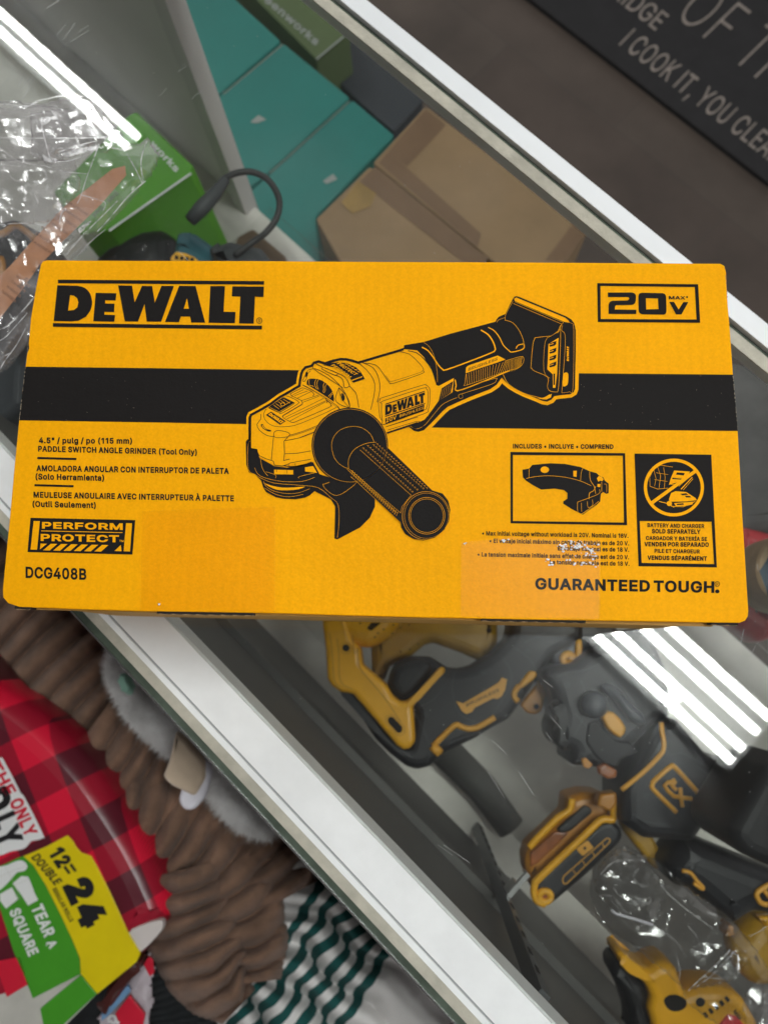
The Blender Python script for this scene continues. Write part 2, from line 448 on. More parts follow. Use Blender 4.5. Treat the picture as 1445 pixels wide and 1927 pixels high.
def slab_me(pts, ztop, thick, bevel=.004, off=True):
    cu = bpy.data.curves.new('tmp', 'CURVE'); cu.dimensions = '2D'; cu.fill_mode = 'BOTH'
    bevel = min(bevel, thick / 2 - 1e-5)
    cu.extrude = thick / 2 - bevel; cu.bevel_depth = bevel; cu.bevel_resolution = 3; cu.offset = -bevel if off else 0
    sp = cu.splines.new('POLY'); sp.points.add(len(pts) - 1); sp.use_cyclic_u = True
    for q, (x, y) in zip(sp.points, pts):
        p = P(x, y, ztop); q.co = (p.x, p.y, 0, 1)
    ob = bpy.data.objects.new('tmp', cu); COL.objects.link(ob)
    dg = bpy.context.evaluated_depsgraph_get(); dg.update()
    me = bpy.data.meshes.new_from_object(ob.evaluated_get(dg))
    bpy.data.objects.remove(ob); bpy.data.curves.remove(cu)
    me.materials.clear()
    me.transform(Matrix.Translation((0, 0, ztop - thick / 2)))
    return me

def slab(name, pts, ztop, thick, m, parent=None, bevel=.004, loc=None):
    me = slab_me(pts, ztop, thick, bevel)
    for p in me.polygons: p.material_index = 0
    o = link(name, me, m, parent, loc)
    for p in me.polygons: p.use_smooth = abs(p.normal.z) < .98
    return o

# outlines of the capital, small and figure shapes: advance, contours (1/1000 units)
GLYPHS = {
    '"': (321, '78,318 70,509 136,509 128,318|193,318 185,509 250,509 243,318'),
    '(': (273, '89,207 101,324 132,441 177,539 236,539 191,428 161,313 151,207 160,115 188,16 236,-96 177,-96 156,-59 139,-21 124,16 111,55 102,93 95,131 90,169'),
    ')': (273, '37,-96 86,18 113,116 122,207 112,313 82,428 37,539 97,539 142,441 173,323 184,207 183,168 178,130 171,92 161,53 149,15 134,-22 117,-59 97,-96'),
    ',': (188, '38,-119 68,71 137,71 84,-119'),
    '.': (188, '95,-4 83,-3 73,1 63,9 55,18 51,29 50,41 51,53 55,64 63,73 73,81 83,85 95,87 107,85 118,81 128,73 135,64 140,53 141,41 140,29 135,18 128,9 118,1 107,-3'),
    '/': (249, '235,533 71,-76 14,-76 178,533'),
    '0': (453, '227,-7 191,-3 158,7 130,24 105,48 85,77 69,113 57,155 50,202 48,254 50,306 57,353 69,395 85,431 106,461 130,484 159,502 191,512 227,516 262,512 295,502 323,484 348,461 368,431 384,395 396,353 403,306 405,254 403,202 396,155 384,113 368,77 348,48 323,24 295,7 263,-3|227,50 250,52 271,60 290,74 306,92 320,116 330,144 338,176 342,213 344,254 342,295 338,332 330,365 320,393 306,416 290,435 271,449 250,457 227,460 203,457 182,449 163,435 147,416 134,393 123,365 115,332 111,295 109,254 111,213 115,176 123,144 134,116 147,92 163,74 182,60 203,52'),
    '1': (370, '276,509 276,0 212,0 212,448 209,448 86,358 86,427 198,509'),
    '2': (453, '64,0 64,47 234,229 282,282 311,327 320,371 319,389 315,405 308,419 298,431 287,441 273,449 224,460 205,458 188,454 172,447 159,438 148,427 139,413 132,398 128,381 127,362 66,362 68,391 75,418 86,442 102,464 121,482 143,496 168,507 196,513 225,516 254,513 281,507 306,497 328,482 346,465 361,445 372,423 379,398 381,372 371,318 336,259 267,180 153,60 153,57 389,57 389,0'),
    '3': (453, '218,-7 188,-5 159,1 133,10 108,22 88,38 70,57 57,79 48,104 44,132 109,132 112,115 118,100 126,87 137,76 150,66 165,59 219,50 275,61 291,69 304,80 315,93 323,108 328,125 329,145 328,163 323,180 316,196 306,211 292,223 275,234 254,241 229,246 201,248 157,248 157,299 288,448 288,452 70,452 70,509 372,509 372,461 211,278 211,289 247,290 279,286 308,276 333,262 354,244 371,222 383,198 391,173 393,145 390,116 383,90 370,66 354,45 333,27 309,12 281,2 251,-5'),
    '4': (453, '40,105 40,158 247,509 311,509 109,166 109,163 413,163 413,105|282,0 282,121 282,146 282,318 343,318 343,0'),
    '5': (453, '221,-7 192,-5 165,1 140,11 118,25 99,41 83,60 71,82 63,105 60,130 122,130 125,115 130,102 138,89 173,60 221,50 241,51 259,56 276,64 291,75 304,89 314,104 322,122 326,141 328,162 326,183 321,203 314,221 303,237 290,251 275,262 257,270 238,275 218,277 167,268 128,246 67,253 96,509 366,509 366,452 151,452 134,301 136,301 178,325 229,334 252,332 274,328 294,321 313,311 330,299 345,285 358,269 370,251 379,231 386,210 390,187 391,163 388,132 381,102 369,76 352,52 332,32 309,15 282,3 253,-4'),
    '6': (453, '226,-7 196,-4 168,3 142,15 119,31 100,51 84,74 73,101 66,130 64,162 65,187 71,212 80,239 137,340 252,509 322,509 151,261 145,261 165,288 196,307 235,314 265,312 291,305 316,295 337,280 355,262 370,240 380,215 387,187 389,157 387,127 379,98 368,73 352,50 333,30 310,14 284,3 257,-4|226,48 245,50 263,55 279,63 293,73 304,86 314,101 322,119 326,137 327,157 326,178 322,196 314,213 304,228 293,241 279,251 263,259 245,264 226,265 207,264 190,259 174,252 160,241 148,229 138,214 131,197 126,179 125,158 126,138 131,119 138,102 148,86 160,73 174,63 190,55 207,50'),
    '7': (453, '97,0 323,448 323,452 62,452 62,509 391,509 391,449 165,0'),
    '8': (453, '226,-7 193,-5 163,1 136,11 111,25 91,42 74,62 62,84 54,109 52,135 53,156 58,176 65,195 75,212 87,228 101,241 117,252 134,260 153,265 153,267 129,276 109,289 93,308 80,330 73,354 70,380 73,405 79,429 90,450 106,469 124,485 146,498 170,508 197,514 226,516 255,514 282,508 306,498 328,485 346,469 361,450 373,429 379,405 382,380 379,354 372,330 359,308 343,289 323,276 300,267 300,265 319,260 335,252 351,241 365,228 377,212 387,195 395,176 399,156 401,135 398,109 391,84 378,62 362,42 341,25 317,11 289,1 259,-5|226,49 248,50 267,54 285,60 300,69 313,79 323,91 331,106 335,121 337,139 335,157 330,173 322,189 312,202 298,213 283,223 265,230 247,234 226,235 206,234 187,230 169,223 154,213 140,202 130,189 122,173 117,157 115,139 117,121 121,106 129,91 139,79 152,69 167,60 185,54 205,50|226,290 274,300 287,308 298,318 307,330 314,344 318,359 319,376 318,392 314,407 308,420 299,432 288,442 275,449 226,460 177,449 164,442 153,432 145,420 138,407 134,392 133,376 134,359 138,344 145,330 154,318 165,308 178,300'),
    '9': (453, '226,516 256,513 285,506 310,494 333,478 352,458 368,434 380,408 387,378 389,347 387,322 382,296 373,270 315,168 200,0 130,0 301,248 307,248 287,221 257,202 218,195 188,197 161,203 137,214 116,229 98,247 83,269 72,294 66,321 64,352 66,382 73,411 85,436 101,459 120,479 143,494 168,506 196,513|226,460 207,459 190,454 174,446 160,435 148,423 138,407 131,390 127,372 125,352 127,331 131,313 138,295 148,280 160,268 174,257 190,250 207,245 226,243 245,245 263,249 279,257 293,267 305,280 314,295 322,312 326,330 327,350 326,371 322,390 314,407 305,422 293,435 279,446 263,454 245,459'),
    'A': (480, '16,0 201,509 276,509 463,0 395,0 287,302 264,372 232,478 245,478 213,371 191,302 85,0|110,142 110,199 370,199 370,142'),
    'B': (456, '60,0 60,509 241,509 274,507 304,501 329,491 350,477 367,461 381,442 390,421 396,398 398,374 397,353 393,336 387,320 356,286 315,267 315,262 331,260 347,254 363,245 378,234 391,220 402,203 411,184 416,161 418,136 416,111 410,88 400,67 386,48 368,31 344,18 317,8 284,2 247,0|125,57 245,57 281,60 309,67 330,80 344,96 353,115 355,137 354,153 350,169 342,184 333,197 320,209 306,218 289,225 269,229 248,231 125,231|125,285 238,285 288,296 302,304 314,314 323,326 330,340 335,355 336,372 333,393 326,412 313,429 294,442 270,449 240,452 125,452'),
    'C': (510, '267,-7 225,-3 186,7 150,25 119,49 92,79 70,115 53,157 44,203 40,254 44,305 53,352 70,393 92,429 119,459 150,484 186,501 225,512 267,516 340,504 362,496 383,485 402,471 419,456 435,438 448,418 459,397 467,373 473,348 408,348 389,395 357,428 315,449 267,456 237,453 209,445 184,432 161,414 141,391 125,364 113,332 106,295 103,254 106,213 113,177 125,145 141,117 161,94 184,76 210,63 237,56 267,53 315,60 357,81 389,114 408,160 473,160 467,135 459,112 448,91 435,71 420,53 402,38 383,24 363,13 341,5 317,-2 293,-6'),
    'D': (502, '219,0 96,0 96,57 215,57 254,60 288,68 318,81 343,99 363,122 379,149 390,181 397,216 399,255 397,294 390,329 379,361 364,388 344,410 320,428 291,441 258,449 221,452 93,452 93,509 225,509 273,505 315,495 353,478 385,455 412,426 433,391 449,351 458,306 462,255 458,205 449,159 433,119 411,83 384,54 351,31 312,14 268,3|125,509 125,0 60,0 60,509'),
    'E': (419, '60,0 60,509 372,509 372,452 125,452 125,286 355,286 355,229 125,229 125,57 375,57 375,0'),
    'F': (410, '60,0 60,509 369,509 369,452 125,452 125,278 346,278 346,221 125,221 125,0'),
    'G': (520, '269,-7 225,-3 185,7 149,25 118,49 91,79 69,116 53,157 43,203 40,254 43,305 53,352 69,393 91,429 117,459 149,484 184,501 223,512 265,516 291,514 316,510 340,504 363,494 384,483 403,469 421,453 436,436 449,416 460,395 468,373 474,349 408,349 387,393 356,427 315,448 265,456 236,453 209,445 183,432 160,414 141,392 125,364 113,332 106,295 103,254 106,213 113,177 125,145 141,117 161,95 184,76 210,63 238,56 269,53 296,55 322,61 345,71 365,85 382,102 396,123 407,147 413,173 415,202 434,199 283,199 283,256 478,256 478,200 475,160 466,124 451,91 431,62 406,38 377,19 344,5 308,-4'),
    'H': (517, '60,0 60,509 125,509 125,289 392,289 392,509 457,509 457,0 392,0 392,232 125,232 125,0'),
    'I': (185, '60,0 60,509 125,509 125,0'),
    'J': (396, '185,-7 143,-2 106,11 75,33 52,63 38,100 33,145 33,173 98,173 98,145 100,117 108,93 122,74 139,61 160,53 185,50 209,53 230,61 248,74 261,93 269,117 272,145 272,509 336,509 336,145 332,100 318,63 294,33 263,11 227,-2'),
    'K': (467, '104,145 104,216 139,261 174,303 212,344 364,509 448,509 231,276 228,276|60,0 60,509 125,509 125,334 124,225 125,193 125,0|372,0 188,259 228,309 449,0'),
    'L': (393, '60,0 60,509 125,509 125,57 361,57 361,0'),
    'M': (628, '60,0 60,509 152,509 277,187 287,159 299,123 311,84 322,49 307,49 318,83 330,121 342,158 352,187 476,509 568,509 568,0 504,0 504,291 504,327 505,369 506,413 507,457 513,457 498,409 482,363 467,322 456,291 342,0 286,0 170,291 159,321 145,361 129,408 112,457 119,457 120,416 121,372 122,328 122,291 122,0'),
    'N': (523, '60,0 60,509 136,509 343,183 363,151 388,107 414,55 405,54 401,108 399,157 399,195 399,509 463,509 463,0 387,0 202,290 177,331 148,381 108,452 119,454 122,384 124,328 125,291 125,0'),
    'O': (533, '267,-7 225,-3 186,7 150,25 119,49 92,79 70,115 53,157 44,203 40,254 44,305 53,352 70,393 92,429 119,459 150,484 186,501 225,512 267,516 309,512 348,501 384,484 415,459 442,429 464,393 480,352 490,305 493,254 490,203 480,157 464,115 442,79 415,49 384,25 348,7 309,-3|267,53 296,55 324,63 349,76 372,94 392,116 408,144 420,176 428,213 430,254 428,295 420,332 408,365 392,392 372,415 349,433 324,446 296,453 267,456 237,453 210,445 184,433 161,415 142,392 125,364 113,332 106,295 103,254 106,213 113,176 125,144 142,117 161,94 184,76 210,63 237,55'),
    'P': (445, '60,0 60,509 235,509 272,506 305,499 332,487 356,471 375,452 390,430 400,404 407,377 409,348 407,318 400,291 390,265 375,243 356,223 332,207 305,195 272,188 235,186 109,186 109,242 233,242 257,244 279,248 297,256 312,266 324,279 333,294 339,310 343,328 344,348 343,367 339,385 333,402 324,416 312,428 297,439 279,446 257,451 232,452 125,452 125,0'),
    'Q': (533, '245,159 313,159 369,85 384,65 468,-48 401,-48 346,27 331,46|267,-7 225,-3 186,7 150,25 119,49 92,79 70,115 53,157 44,203 40,254 44,305 53,352 70,393 92,429 119,459 150,484 186,501 225,512 267,516 309,512 348,501 384,484 415,459 442,429 464,393 480,352 490,305 493,254 490,203 480,157 464,115 442,79 415,49 384,25 348,7 309,-3|267,53 296,55 324,63 349,76 372,94 392,116 408,144 420,176 428,213 430,254 428,295 420,332 408,365 392,392 372,415 349,433 324,446 296,453 267,456 237,453 210,445 184,433 161,415 142,392 125,364 113,332 106,295 103,254 106,213 113,176 125,144 142,117 161,94 184,76 210,63 237,55'),
    'R': (449, '60,0 60,509 236,509 273,506 305,500 333,489 356,473 376,455 390,433 401,408 407,381 409,352 407,323 401,296 390,271 376,250 356,232 333,217 305,206 273,200 236,198 96,198 96,255 234,255 258,256 280,260 298,267 313,276 325,287 334,300 340,316 344,333 345,352 344,371 340,389 334,405 325,419 313,430 298,440 279,446 258,451 233,452 125,452 125,0|353,0 230,229 303,229 428,0'),
    'S': (447, '224,-9 188,-7 156,-1 128,9 102,23 81,40 64,60 51,83 42,109 38,137 104,137 108,118 114,102 123,88 136,76 150,66 166,59 224,49 246,50 267,54 286,60 303,69 317,79 329,92 338,106 344,122 346,139 344,154 340,168 332,179 296,205 245,222 184,239 145,253 112,269 86,289 67,313 56,341 52,372 54,400 62,425 75,448 92,468 113,484 138,498 165,508 195,514 227,516 259,514 289,508 316,498 340,484 360,468 377,449 390,427 398,403 401,378 337,378 332,402 320,421 302,437 280,449 254,456 225,459 204,457 185,454 167,448 152,440 139,430 129,418 121,405 117,391 115,376 117,359 122,345 131,334 169,308 212,293 264,279 312,264 359,238 395,198 402,180 407,161 408,139 406,112 399,87 386,64 370,43 349,25 323,11 294,0 261,-7'),
    'T': (449, '32,452 32,509 417,509 417,452 257,452 257,0 193,0 193,452'),
    'U': (517, '259,-8 220,-6 186,2 154,15 126,33 103,55 85,80 71,108 63,140 60,173 60,509 124,509 124,178 126,155 132,133 141,113 153,95 169,80 187,68 208,59 232,53 259,52 285,53 309,59 331,68 349,80 364,95 377,113 385,133 391,155 393,178 393,509 457,509 457,173 454,140 446,108 433,80 414,55 391,33 363,15 332,2 297,-6'),
    'V': (480, '204,0 16,509 84,509 192,206 215,137 248,31 235,31 267,138 290,206 395,509 463,509 278,0'),
    'W': (686, '155,0 16,509 82,509 163,196 175,145 187,94 197,40 189,40 200,94 211,145 224,196 306,509 380,509 462,196 474,145 486,94 497,40 488,40 499,94 510,145 523,196 603,509 670,509 530,0 455,0 368,323 351,391 336,475 350,475 335,395 318,323 230,0'),
    'X': (474, '18,0 217,284 217,236 29,509 104,509 178,400 204,361 223,329 243,292 232,292 252,329 272,361 298,400 374,509 446,509 259,239 259,287 456,0 382,0 292,129 268,165 250,195 230,231 244,231 225,196 206,166 182,129 91,0'),
    'Y': (472, '203,0 203,208 16,509 91,509 192,344 222,292 250,230 224,230 251,293 280,344 381,509 455,509 268,208 268,0'),
    'Z': (438, '42,0 42,46 273,385 306,431 341,476 348,454 285,452 223,452 40,452 40,509 397,509 397,462 169,129 134,81 97,33 90,54 152,57 214,57 399,57 399,0'),
    'a': (389, '160,-9 137,-7 115,-3 94,5 76,15 60,29 48,45 38,63 32,84 30,108 32,128 36,146 43,161 53,174 64,184 78,193 125,211 178,220 234,227 265,235 271,240 274,246 276,255 276,257 267,297 240,322 196,331 149,322 118,301 100,274 41,291 51,313 64,331 79,346 95,358 114,368 133,375 194,384 239,379 286,360 300,350 312,336 322,320 330,301 335,278 337,251 337,0 277,0 277,52 272,52 252,25 215,1|170,45 192,47 211,51 228,59 242,68 254,80 263,93 270,108 274,122 276,138 276,190 259,182 231,176 200,171 175,168 134,159 103,139 97,130 93,118 92,105 102,72 130,52'),
    'b': (424, '229,-8 208,-7 189,-3 172,4 138,31 118,59 112,59 112,0 53,0 53,509 114,509 114,319 118,319 137,346 171,373 188,379 207,383 229,384 259,382 287,374 313,361 335,342 354,320 370,293 381,261 388,227 390,189 388,151 381,116 370,84 355,57 336,34 313,16 288,3 260,-6|220,47 242,49 262,55 279,66 294,80 306,97 316,117 323,139 327,163 328,189 327,215 323,239 316,261 307,281 295,298 280,311 262,322 243,328 220,330 198,328 178,322 161,312 147,299 134,282 125,263 118,241 114,216 113,189 114,162 118,138 125,115 135,95 147,78 162,65 179,55 198,49'),
    'c': (396, '207,-8 174,-5 144,3 117,16 93,35 72,58 56,85 44,116 37,150 34,187 37,225 44,260 56,291 72,318 93,341 117,360 144,374 174,382 207,384 260,377 305,356 340,322 362,277 303,262 290,289 270,311 242,325 207,330 184,328 163,321 145,310 130,296 118,278 108,258 102,236 98,212 96,187 98,163 102,139 108,117 118,97 130,80 145,66 163,55 184,49 207,46 243,52 271,66 292,89 304,117 363,102 341,56 306,21 261,-1'),
    'd': (424, '195,-8 165,-6 137,3 111,16 89,34 70,57 55,84 43,116 36,151 34,189 36,227 43,261 55,293 70,320 89,342 112,361 137,374 165,382 196,384 218,383 237,379 253,373 287,346 306,319 311,319 311,509 372,509 372,0 313,0 313,59 307,59 287,31 252,4 236,-3 217,-7|205,47 226,49 246,55 263,65 278,78 290,95 299,115 306,138 310,162 312,189 310,216 306,241 300,263 290,282 278,299 263,312 246,322 227,328 205,330 182,328 162,322 145,311 130,298 118,281 108,261 102,239 98,215 96,189 98,163 102,139 109,117 118,97 130,80 145,66 162,55 182,49'),
    'e': (404, '212,-8 177,-5 145,3 117,16 92,35 72,58 56,85 44,116 37,150 34,187 36,224 44,258 55,290 71,317 91,340 115,359 142,373 172,382 205,384 266,374 285,366 303,355 319,341 334,324 347,305 357,282 365,256 370,227 371,194 371,169 75,169 75,221 338,221 310,202 308,226 304,248 298,269 288,286 277,301 263,314 246,323 227,328 205,330 183,328 164,323 146,313 131,301 119,286 109,270 102,251 97,231 96,211 96,178 98,151 102,127 110,106 121,88 135,73 151,61 169,53 190,48 212,46 254,53 285,73 306,105 365,91 358,72 348,55 335,39 320,26 302,14 283,4 261,-3 237,-7'),
    'f': (254, '228,379 228,327 6,327 6,379|81,0 81,432 82,452 87,470 96,486 107,499 120,510 135,519 187,530 222,527 243,521 227,468 215,472 195,474 178,472 164,468 154,460 147,449 143,435 142,419 142,0'),
    'g': (425, '207,-151 180,-149 156,-146 134,-140 82,-110 51,-69 101,-41 122,-66 154,-88 207,-97 236,-95 261,-87 282,-75 298,-58 308,-34 311,-6 311,68 306,68 287,41 252,16 236,10 217,6 195,5 165,7 138,14 113,27 90,43 71,65 55,90 43,120 36,154 34,191 36,229 43,263 55,293 71,320 90,342 112,361 138,374 166,382 196,384 218,383 237,379 253,373 288,346 308,319 313,319 313,379 372,379 372,-9 370,-40 363,-67 350,-90 334,-109 314,-124 291,-136 265,-144 237,-149|205,59 227,61 246,66 264,75 278,87 290,103 300,121 307,142 311,166 312,193 311,219 307,242 300,264 291,283 279,299 264,312 247,322 227,328 205,330 182,328 163,322 145,312 130,298 118,282 109,262 102,241 98,218 96,193 98,167 102,144 109,123 118,104 131,88 145,76 163,66 183,61'),
    'h': (410, '114,227 114,0 53,0 53,509 114,509 114,287 102,287 116,319 132,344 152,362 175,374 200,382 227,384 252,383 275,377 295,369 313,356 328,340 341,321 350,298 355,271 357,240 357,0 296,0 296,235 293,263 286,286 273,304 256,318 235,326 210,329 192,328 176,324 161,317 147,308 136,297 126,283 119,266 115,248'),
    'i': (167, '53,0 53,379 114,379 114,0|84,443 73,444 63,448 54,455 47,463 43,472 41,483 43,494 47,504 54,512 63,518 73,522 84,524 95,522 105,518 114,512 121,504 125,494 126,483 125,472 121,463 114,455 105,448 95,444'),
    'j': (167, '53,379 114,379 114,-30 112,-52 108,-72 102,-90 92,-106 80,-119 65,-129 47,-137 27,-141 4,-143 -10,-143 -10,-87 2,-87 18,-85 31,-80 40,-72 47,-61 51,-46 53,-29|83,443 72,444 62,448 53,455 47,463 42,472 41,483 42,494 47,504 53,512 62,518 72,522 83,524 95,522 105,518 114,512 120,504 125,494 126,483 125,472 120,463 114,455 105,448 95,444'),
    'k': (381, '110,137 110,212 121,212 284,379 360,379 184,199 177,199|53,0 53,509 114,509 114,0|294,0 148,186 191,229 372,0'),
    'l': (189, '139,-2 112,0 91,8 74,20 62,37 55,59 53,84 53,509 114,509 114,99 120,62 126,57 135,53 146,52 160,53 170,54 181,3 162,-1'),
    'm': (610, '53,0 53,379 112,379 112,295 108,295 114,314 122,331 132,346 172,376 219,386 245,383 268,375 287,361 303,342 314,320 321,295 312,295 318,312 326,329 337,343 381,375 437,386 458,385 478,380 497,372 514,361 529,346 541,328 550,307 555,283 557,255 557,0 496,0 496,254 493,279 485,298 473,313 456,323 438,329 419,330 402,329 387,326 374,320 345,290 335,247 335,0 274,0 274,260 272,280 265,297 253,311 238,322 220,328 199,330 158,320 145,312 135,302 126,289 119,274 115,257 114,238 114,0'),
    'n': (410, '114,227 114,0 53,0 53,379 112,379 112,287 102,287 116,319 132,344 152,362 175,374 200,382 227,384 252,383 275,377 295,369 313,356 328,340 341,321 350,298 355,271 357,240 357,0 296,0 296,235 293,263 286,286 273,304 256,318 235,326 210,329 192,328 176,324 161,317 147,308 136,297 126,283 119,266 115,248'),
    'o': (415, '207,-8 174,-5 144,3 117,16 93,35 72,58 56,85 44,116 37,150 34,187 37,225 44,260 56,291 72,318 93,341 117,360 144,374 174,382 207,384 241,382 271,374 299,360 323,341 343,318 359,291 371,260 379,225 381,187 379,150 371,116 359,85 343,58 323,35 299,16 271,3 241,-5|207,46 231,49 252,55 270,66 285,80 298,97 307,117 314,139 318,163 319,187 318,212 314,236 307,258 298,278 285,296 270,310 252,321 231,328 207,330 184,328 163,321 145,310 130,296 118,278 108,258 102,236 98,212 96,187 98,163 102,139 108,117 118,97 130,80 145,66 163,55 184,49'),
    'p': (424, '53,-143 53,379 112,379 112,319 118,319 137,346 171,373 188,379 207,383 229,384 259,382 287,374 313,361 335,342 354,320 370,293 381,261 388,227 390,189 388,151 381,116 370,84 355,57 336,34 313,16 288,3 260,-6 229,-8 208,-7 189,-3 173,4 138,31 118,59 114,59 114,-143|220,47 242,49 262,55 279,66 294,80 306,97 316,117 323,139 327,163 328,189 327,215 323,239 316,261 307,281 295,298 280,311 262,322 243,328 220,330 198,328 178,322 161,312 147,299 134,282 125,263 118,241 114,216 113,189 114,162 118,138 125,115 135,95 147,78 162,65 179,55 198,49'),
    'r': (259, '53,0 53,379 112,379 112,321 115,321 124,339 137,354 152,367 171,377 191,383 213,385 229,384 243,384 243,322 230,324 207,326 190,324 174,321 159,315 146,306 135,296 126,284 119,269 115,254 114,237 114,0'),
    's': (365, '182,-8 157,-7 133,-3 112,3 93,12 76,24 62,38 50,54 41,73 36,94 94,107 101,87 111,72 124,60 141,52 160,47 181,45 206,47 227,53 244,62 258,74 265,88 268,103 266,115 262,126 254,136 243,144 229,150 212,155 149,170 118,180 92,192 72,208 58,227 50,249 47,274 49,295 55,314 65,332 79,347 95,360 115,370 137,378 161,383 187,384 212,383 234,379 254,372 271,363 286,352 299,339 324,290 268,277 262,291 254,304 243,316 228,325 210,331 187,333 166,331 147,326 131,317 119,305 111,292 109,277 110,264 115,253 124,243 172,223 229,209 261,200 287,187 306,171 320,153 328,131 331,107 329,85 323,65 312,47 298,31 281,18 260,6 236,-2 210,-7'),
    't': (227, '204,379 204,327 6,327 6,379|65,471 126,471 126,98 127,83 130,70 136,61 144,55 156,51 170,50 185,51 202,54 213,2 192,-3 168,-4 138,-1 113,7 92,21 77,41 68,64 65,93'),
    'u': (410, '182,-5 158,-3 135,2 115,11 97,23 82,39 69,59 60,82 54,109 53,139 53,379 114,379 114,144 116,117 124,94 137,75 154,61 175,53 200,50 218,51 234,55 249,62 263,71 274,83 283,97 290,113 295,132 296,153 296,379 357,379 357,0 298,0 298,92 307,92 294,60 277,35 257,17 234,5 209,-3'),
    'v': (389, '163,0 17,379 84,379 165,155 187,87 206,21 184,21 203,87 224,155 305,379 371,379 226,0'),
    'w': (567, '138,0 23,379 87,379 133,214 154,137 175,41 165,41 186,135 206,214 252,379 316,379 362,214 382,136 402,41 391,41 413,135 434,214 480,379 545,379 429,0 368,0 319,172 305,225 291,280 277,338 291,338 277,280 263,225 248,172 199,0'),
    'x': (379, '21,0 171,218 171,171 29,379 100,379 147,306 179,253 207,206 175,206 202,253 233,306 282,379 352,379 209,169 209,214 358,0 287,0 231,85 200,136 173,182 205,182 178,136 148,85 91,0'),
    'y': (389, '47,-139 61,-86 71,-87 104,-89 130,-74 151,-36 163,-1 17,379 84,379 165,155 187,87 206,21 184,21 202,87 224,155 305,379 371,379 204,-58 177,-107 139,-136 91,-145 65,-143'),
    'À': (480, '16,0 201,509 276,509 463,0 395,0 287,302 264,372 232,478 245,478 213,371 191,302 85,0|110,142 110,199 370,199 370,142|216,558 150,659 218,659 266,558'),
    'É': (419, '60,0 60,509 372,509 372,452 125,452 125,286 355,286 355,229 125,229 125,57 375,57 375,0|191,558 239,659 307,659 241,558'),
    'Í': (300, '31,0 31,57 118,57 118,452 31,452 31,509 269,509 269,452 183,452 183,57 269,57 269,0|124,558 171,659 240,659 174,558'),
    'á': (389, '160,-9 137,-7 115,-3 94,5 76,15 60,29 48,45 38,63 32,84 30,108 32,128 36,146 43,161 53,174 64,184 78,193 125,211 178,220 234,227 265,235 271,240 274,246 276,255 276,257 267,297 240,322 196,331 149,322 118,301 100,274 41,291 51,313 64,331 79,346 95,358 114,368 133,375 194,384 239,379 286,360 300,350 312,336 322,320 330,301 335,278 337,251 337,0 277,0 277,52 272,52 252,25 215,1|170,45 192,47 211,51 228,59 242,68 254,80 263,93 270,108 274,122 276,138 276,190 259,182 231,176 200,171 175,168 134,159 103,139 97,130 93,118 92,105 102,72 130,52|162,429 210,529 278,529 212,429'),
    '•': (389, '194,93 175,94 156,99 139,107 124,118 111,131 100,147 92,164 87,182 85,202 87,221 92,240 100,257 111,272 124,285 139,296 156,305 175,309 194,311 214,309 232,305 249,296 265,285 278,272 289,257 297,240 302,221 304,202 302,182 297,164 289,147 278,131 265,118 249,107 232,99 214,94'),
}
CAPY = .509
_txt = {}
def text_mesh(s, off, sp):
    key = (s, off, sp)
    if key in _txt: return _txt[key]
    vs = []; fs = []; x = 0.0
    def area(p): return sum(p[i - 1][0] * p[i][1] - p[i][0] * p[i - 1][1] for i in range(len(p))) / 2
    def inside(pt, poly):
        c = False
        for i in range(len(poly)):
            (xi, yi), (xj, yj) = poly[i], poly[i - 1]
            if (yi > pt[1]) != (yj > pt[1]) and pt[0] < (xj - xi) * (pt[1] - yi) / (yj - yi) + xi: c = not c
        return c
    def grow(p, sg):
        out = []; n = len(p)
        for i in range(n):
            q = Vector(p[i]); d1 = (q - Vector(p[i - 1])).normalized(); d2 = (Vector(p[(i + 1) % n]) - q).normalized()
            n1 = Vector((d1.y, -d1.x)); n2 = Vector((d2.y, -d2.x)); m = n1 + n2
            if m.length < .3: m = n1
            m.normalize(); k = 1 / max(.55, m.dot(n1))
            out.append(tuple(q + m * k * off * sg))
        return out
    for ch in s:
        if ch == ' ' or ch not in GLYPHS: x += .20 * sp; continue
        adv, body = GLYPHS[ch]
        cs = [[tuple(int(v) / 1000 for v in q.split(',')) for q in c_.split()] for c_ in body.split('|')]
        sg = 1 if area(max(cs, key=lambda c: abs(area(c)))) > 0 else -1
        loops = [grow(l, sg) for l in cs]
        # non-zero winding fill, cut into thin horizontal trapezoids
        ed = []
        for l in loops:
            for i in range(len(l)):
                (ax, ay), (bx, by) = l[i - 1], l[i]
                if abs(ay - by) > 1e-7: ed.append((ax, ay, bx, by, 1) if ay < by else (bx, by, ax, ay, -1))
        ys = sorted(set(round(q[1], 4) for l in loops for q in l))
        fine = [ys[0]]
        for y_ in ys[1:]:
            if y_ - fine[-1] > .0015: fine.append(y_)
        for ya, yb in zip(fine, fine[1:]):
            ym = (ya + yb) / 2; act = []
            for ax, ay, bx, by, w_ in ed:
                if ay < ym < by:
                    g_ = (bx - ax) / (by - ay); act.append((ax + g_ * (ym - ay), ax + g_ * (ya - ay), ax + g_ * (yb - ay), w_))
            act.sort(); wn = 0
            for q in act:
                if wn == 0: st_ = q
                wn += q[3]
                if wn == 0:
                    k = len(vs); vs += [(st_[1] + x, ya, 0), (q[1] + x, ya, 0), (q[2] + x, yb, 0), (st_[2] + x, yb, 0)]; fs.append((k, k + 1, k + 2, k + 3))
        x += adv / 1000 * sp + off * 1.4
    x0 = min(v[0] for v in vs); x1 = max(v[0] for v in vs)
    _txt[key] = (vs, fs, x0, x1)
    return _txt[key]
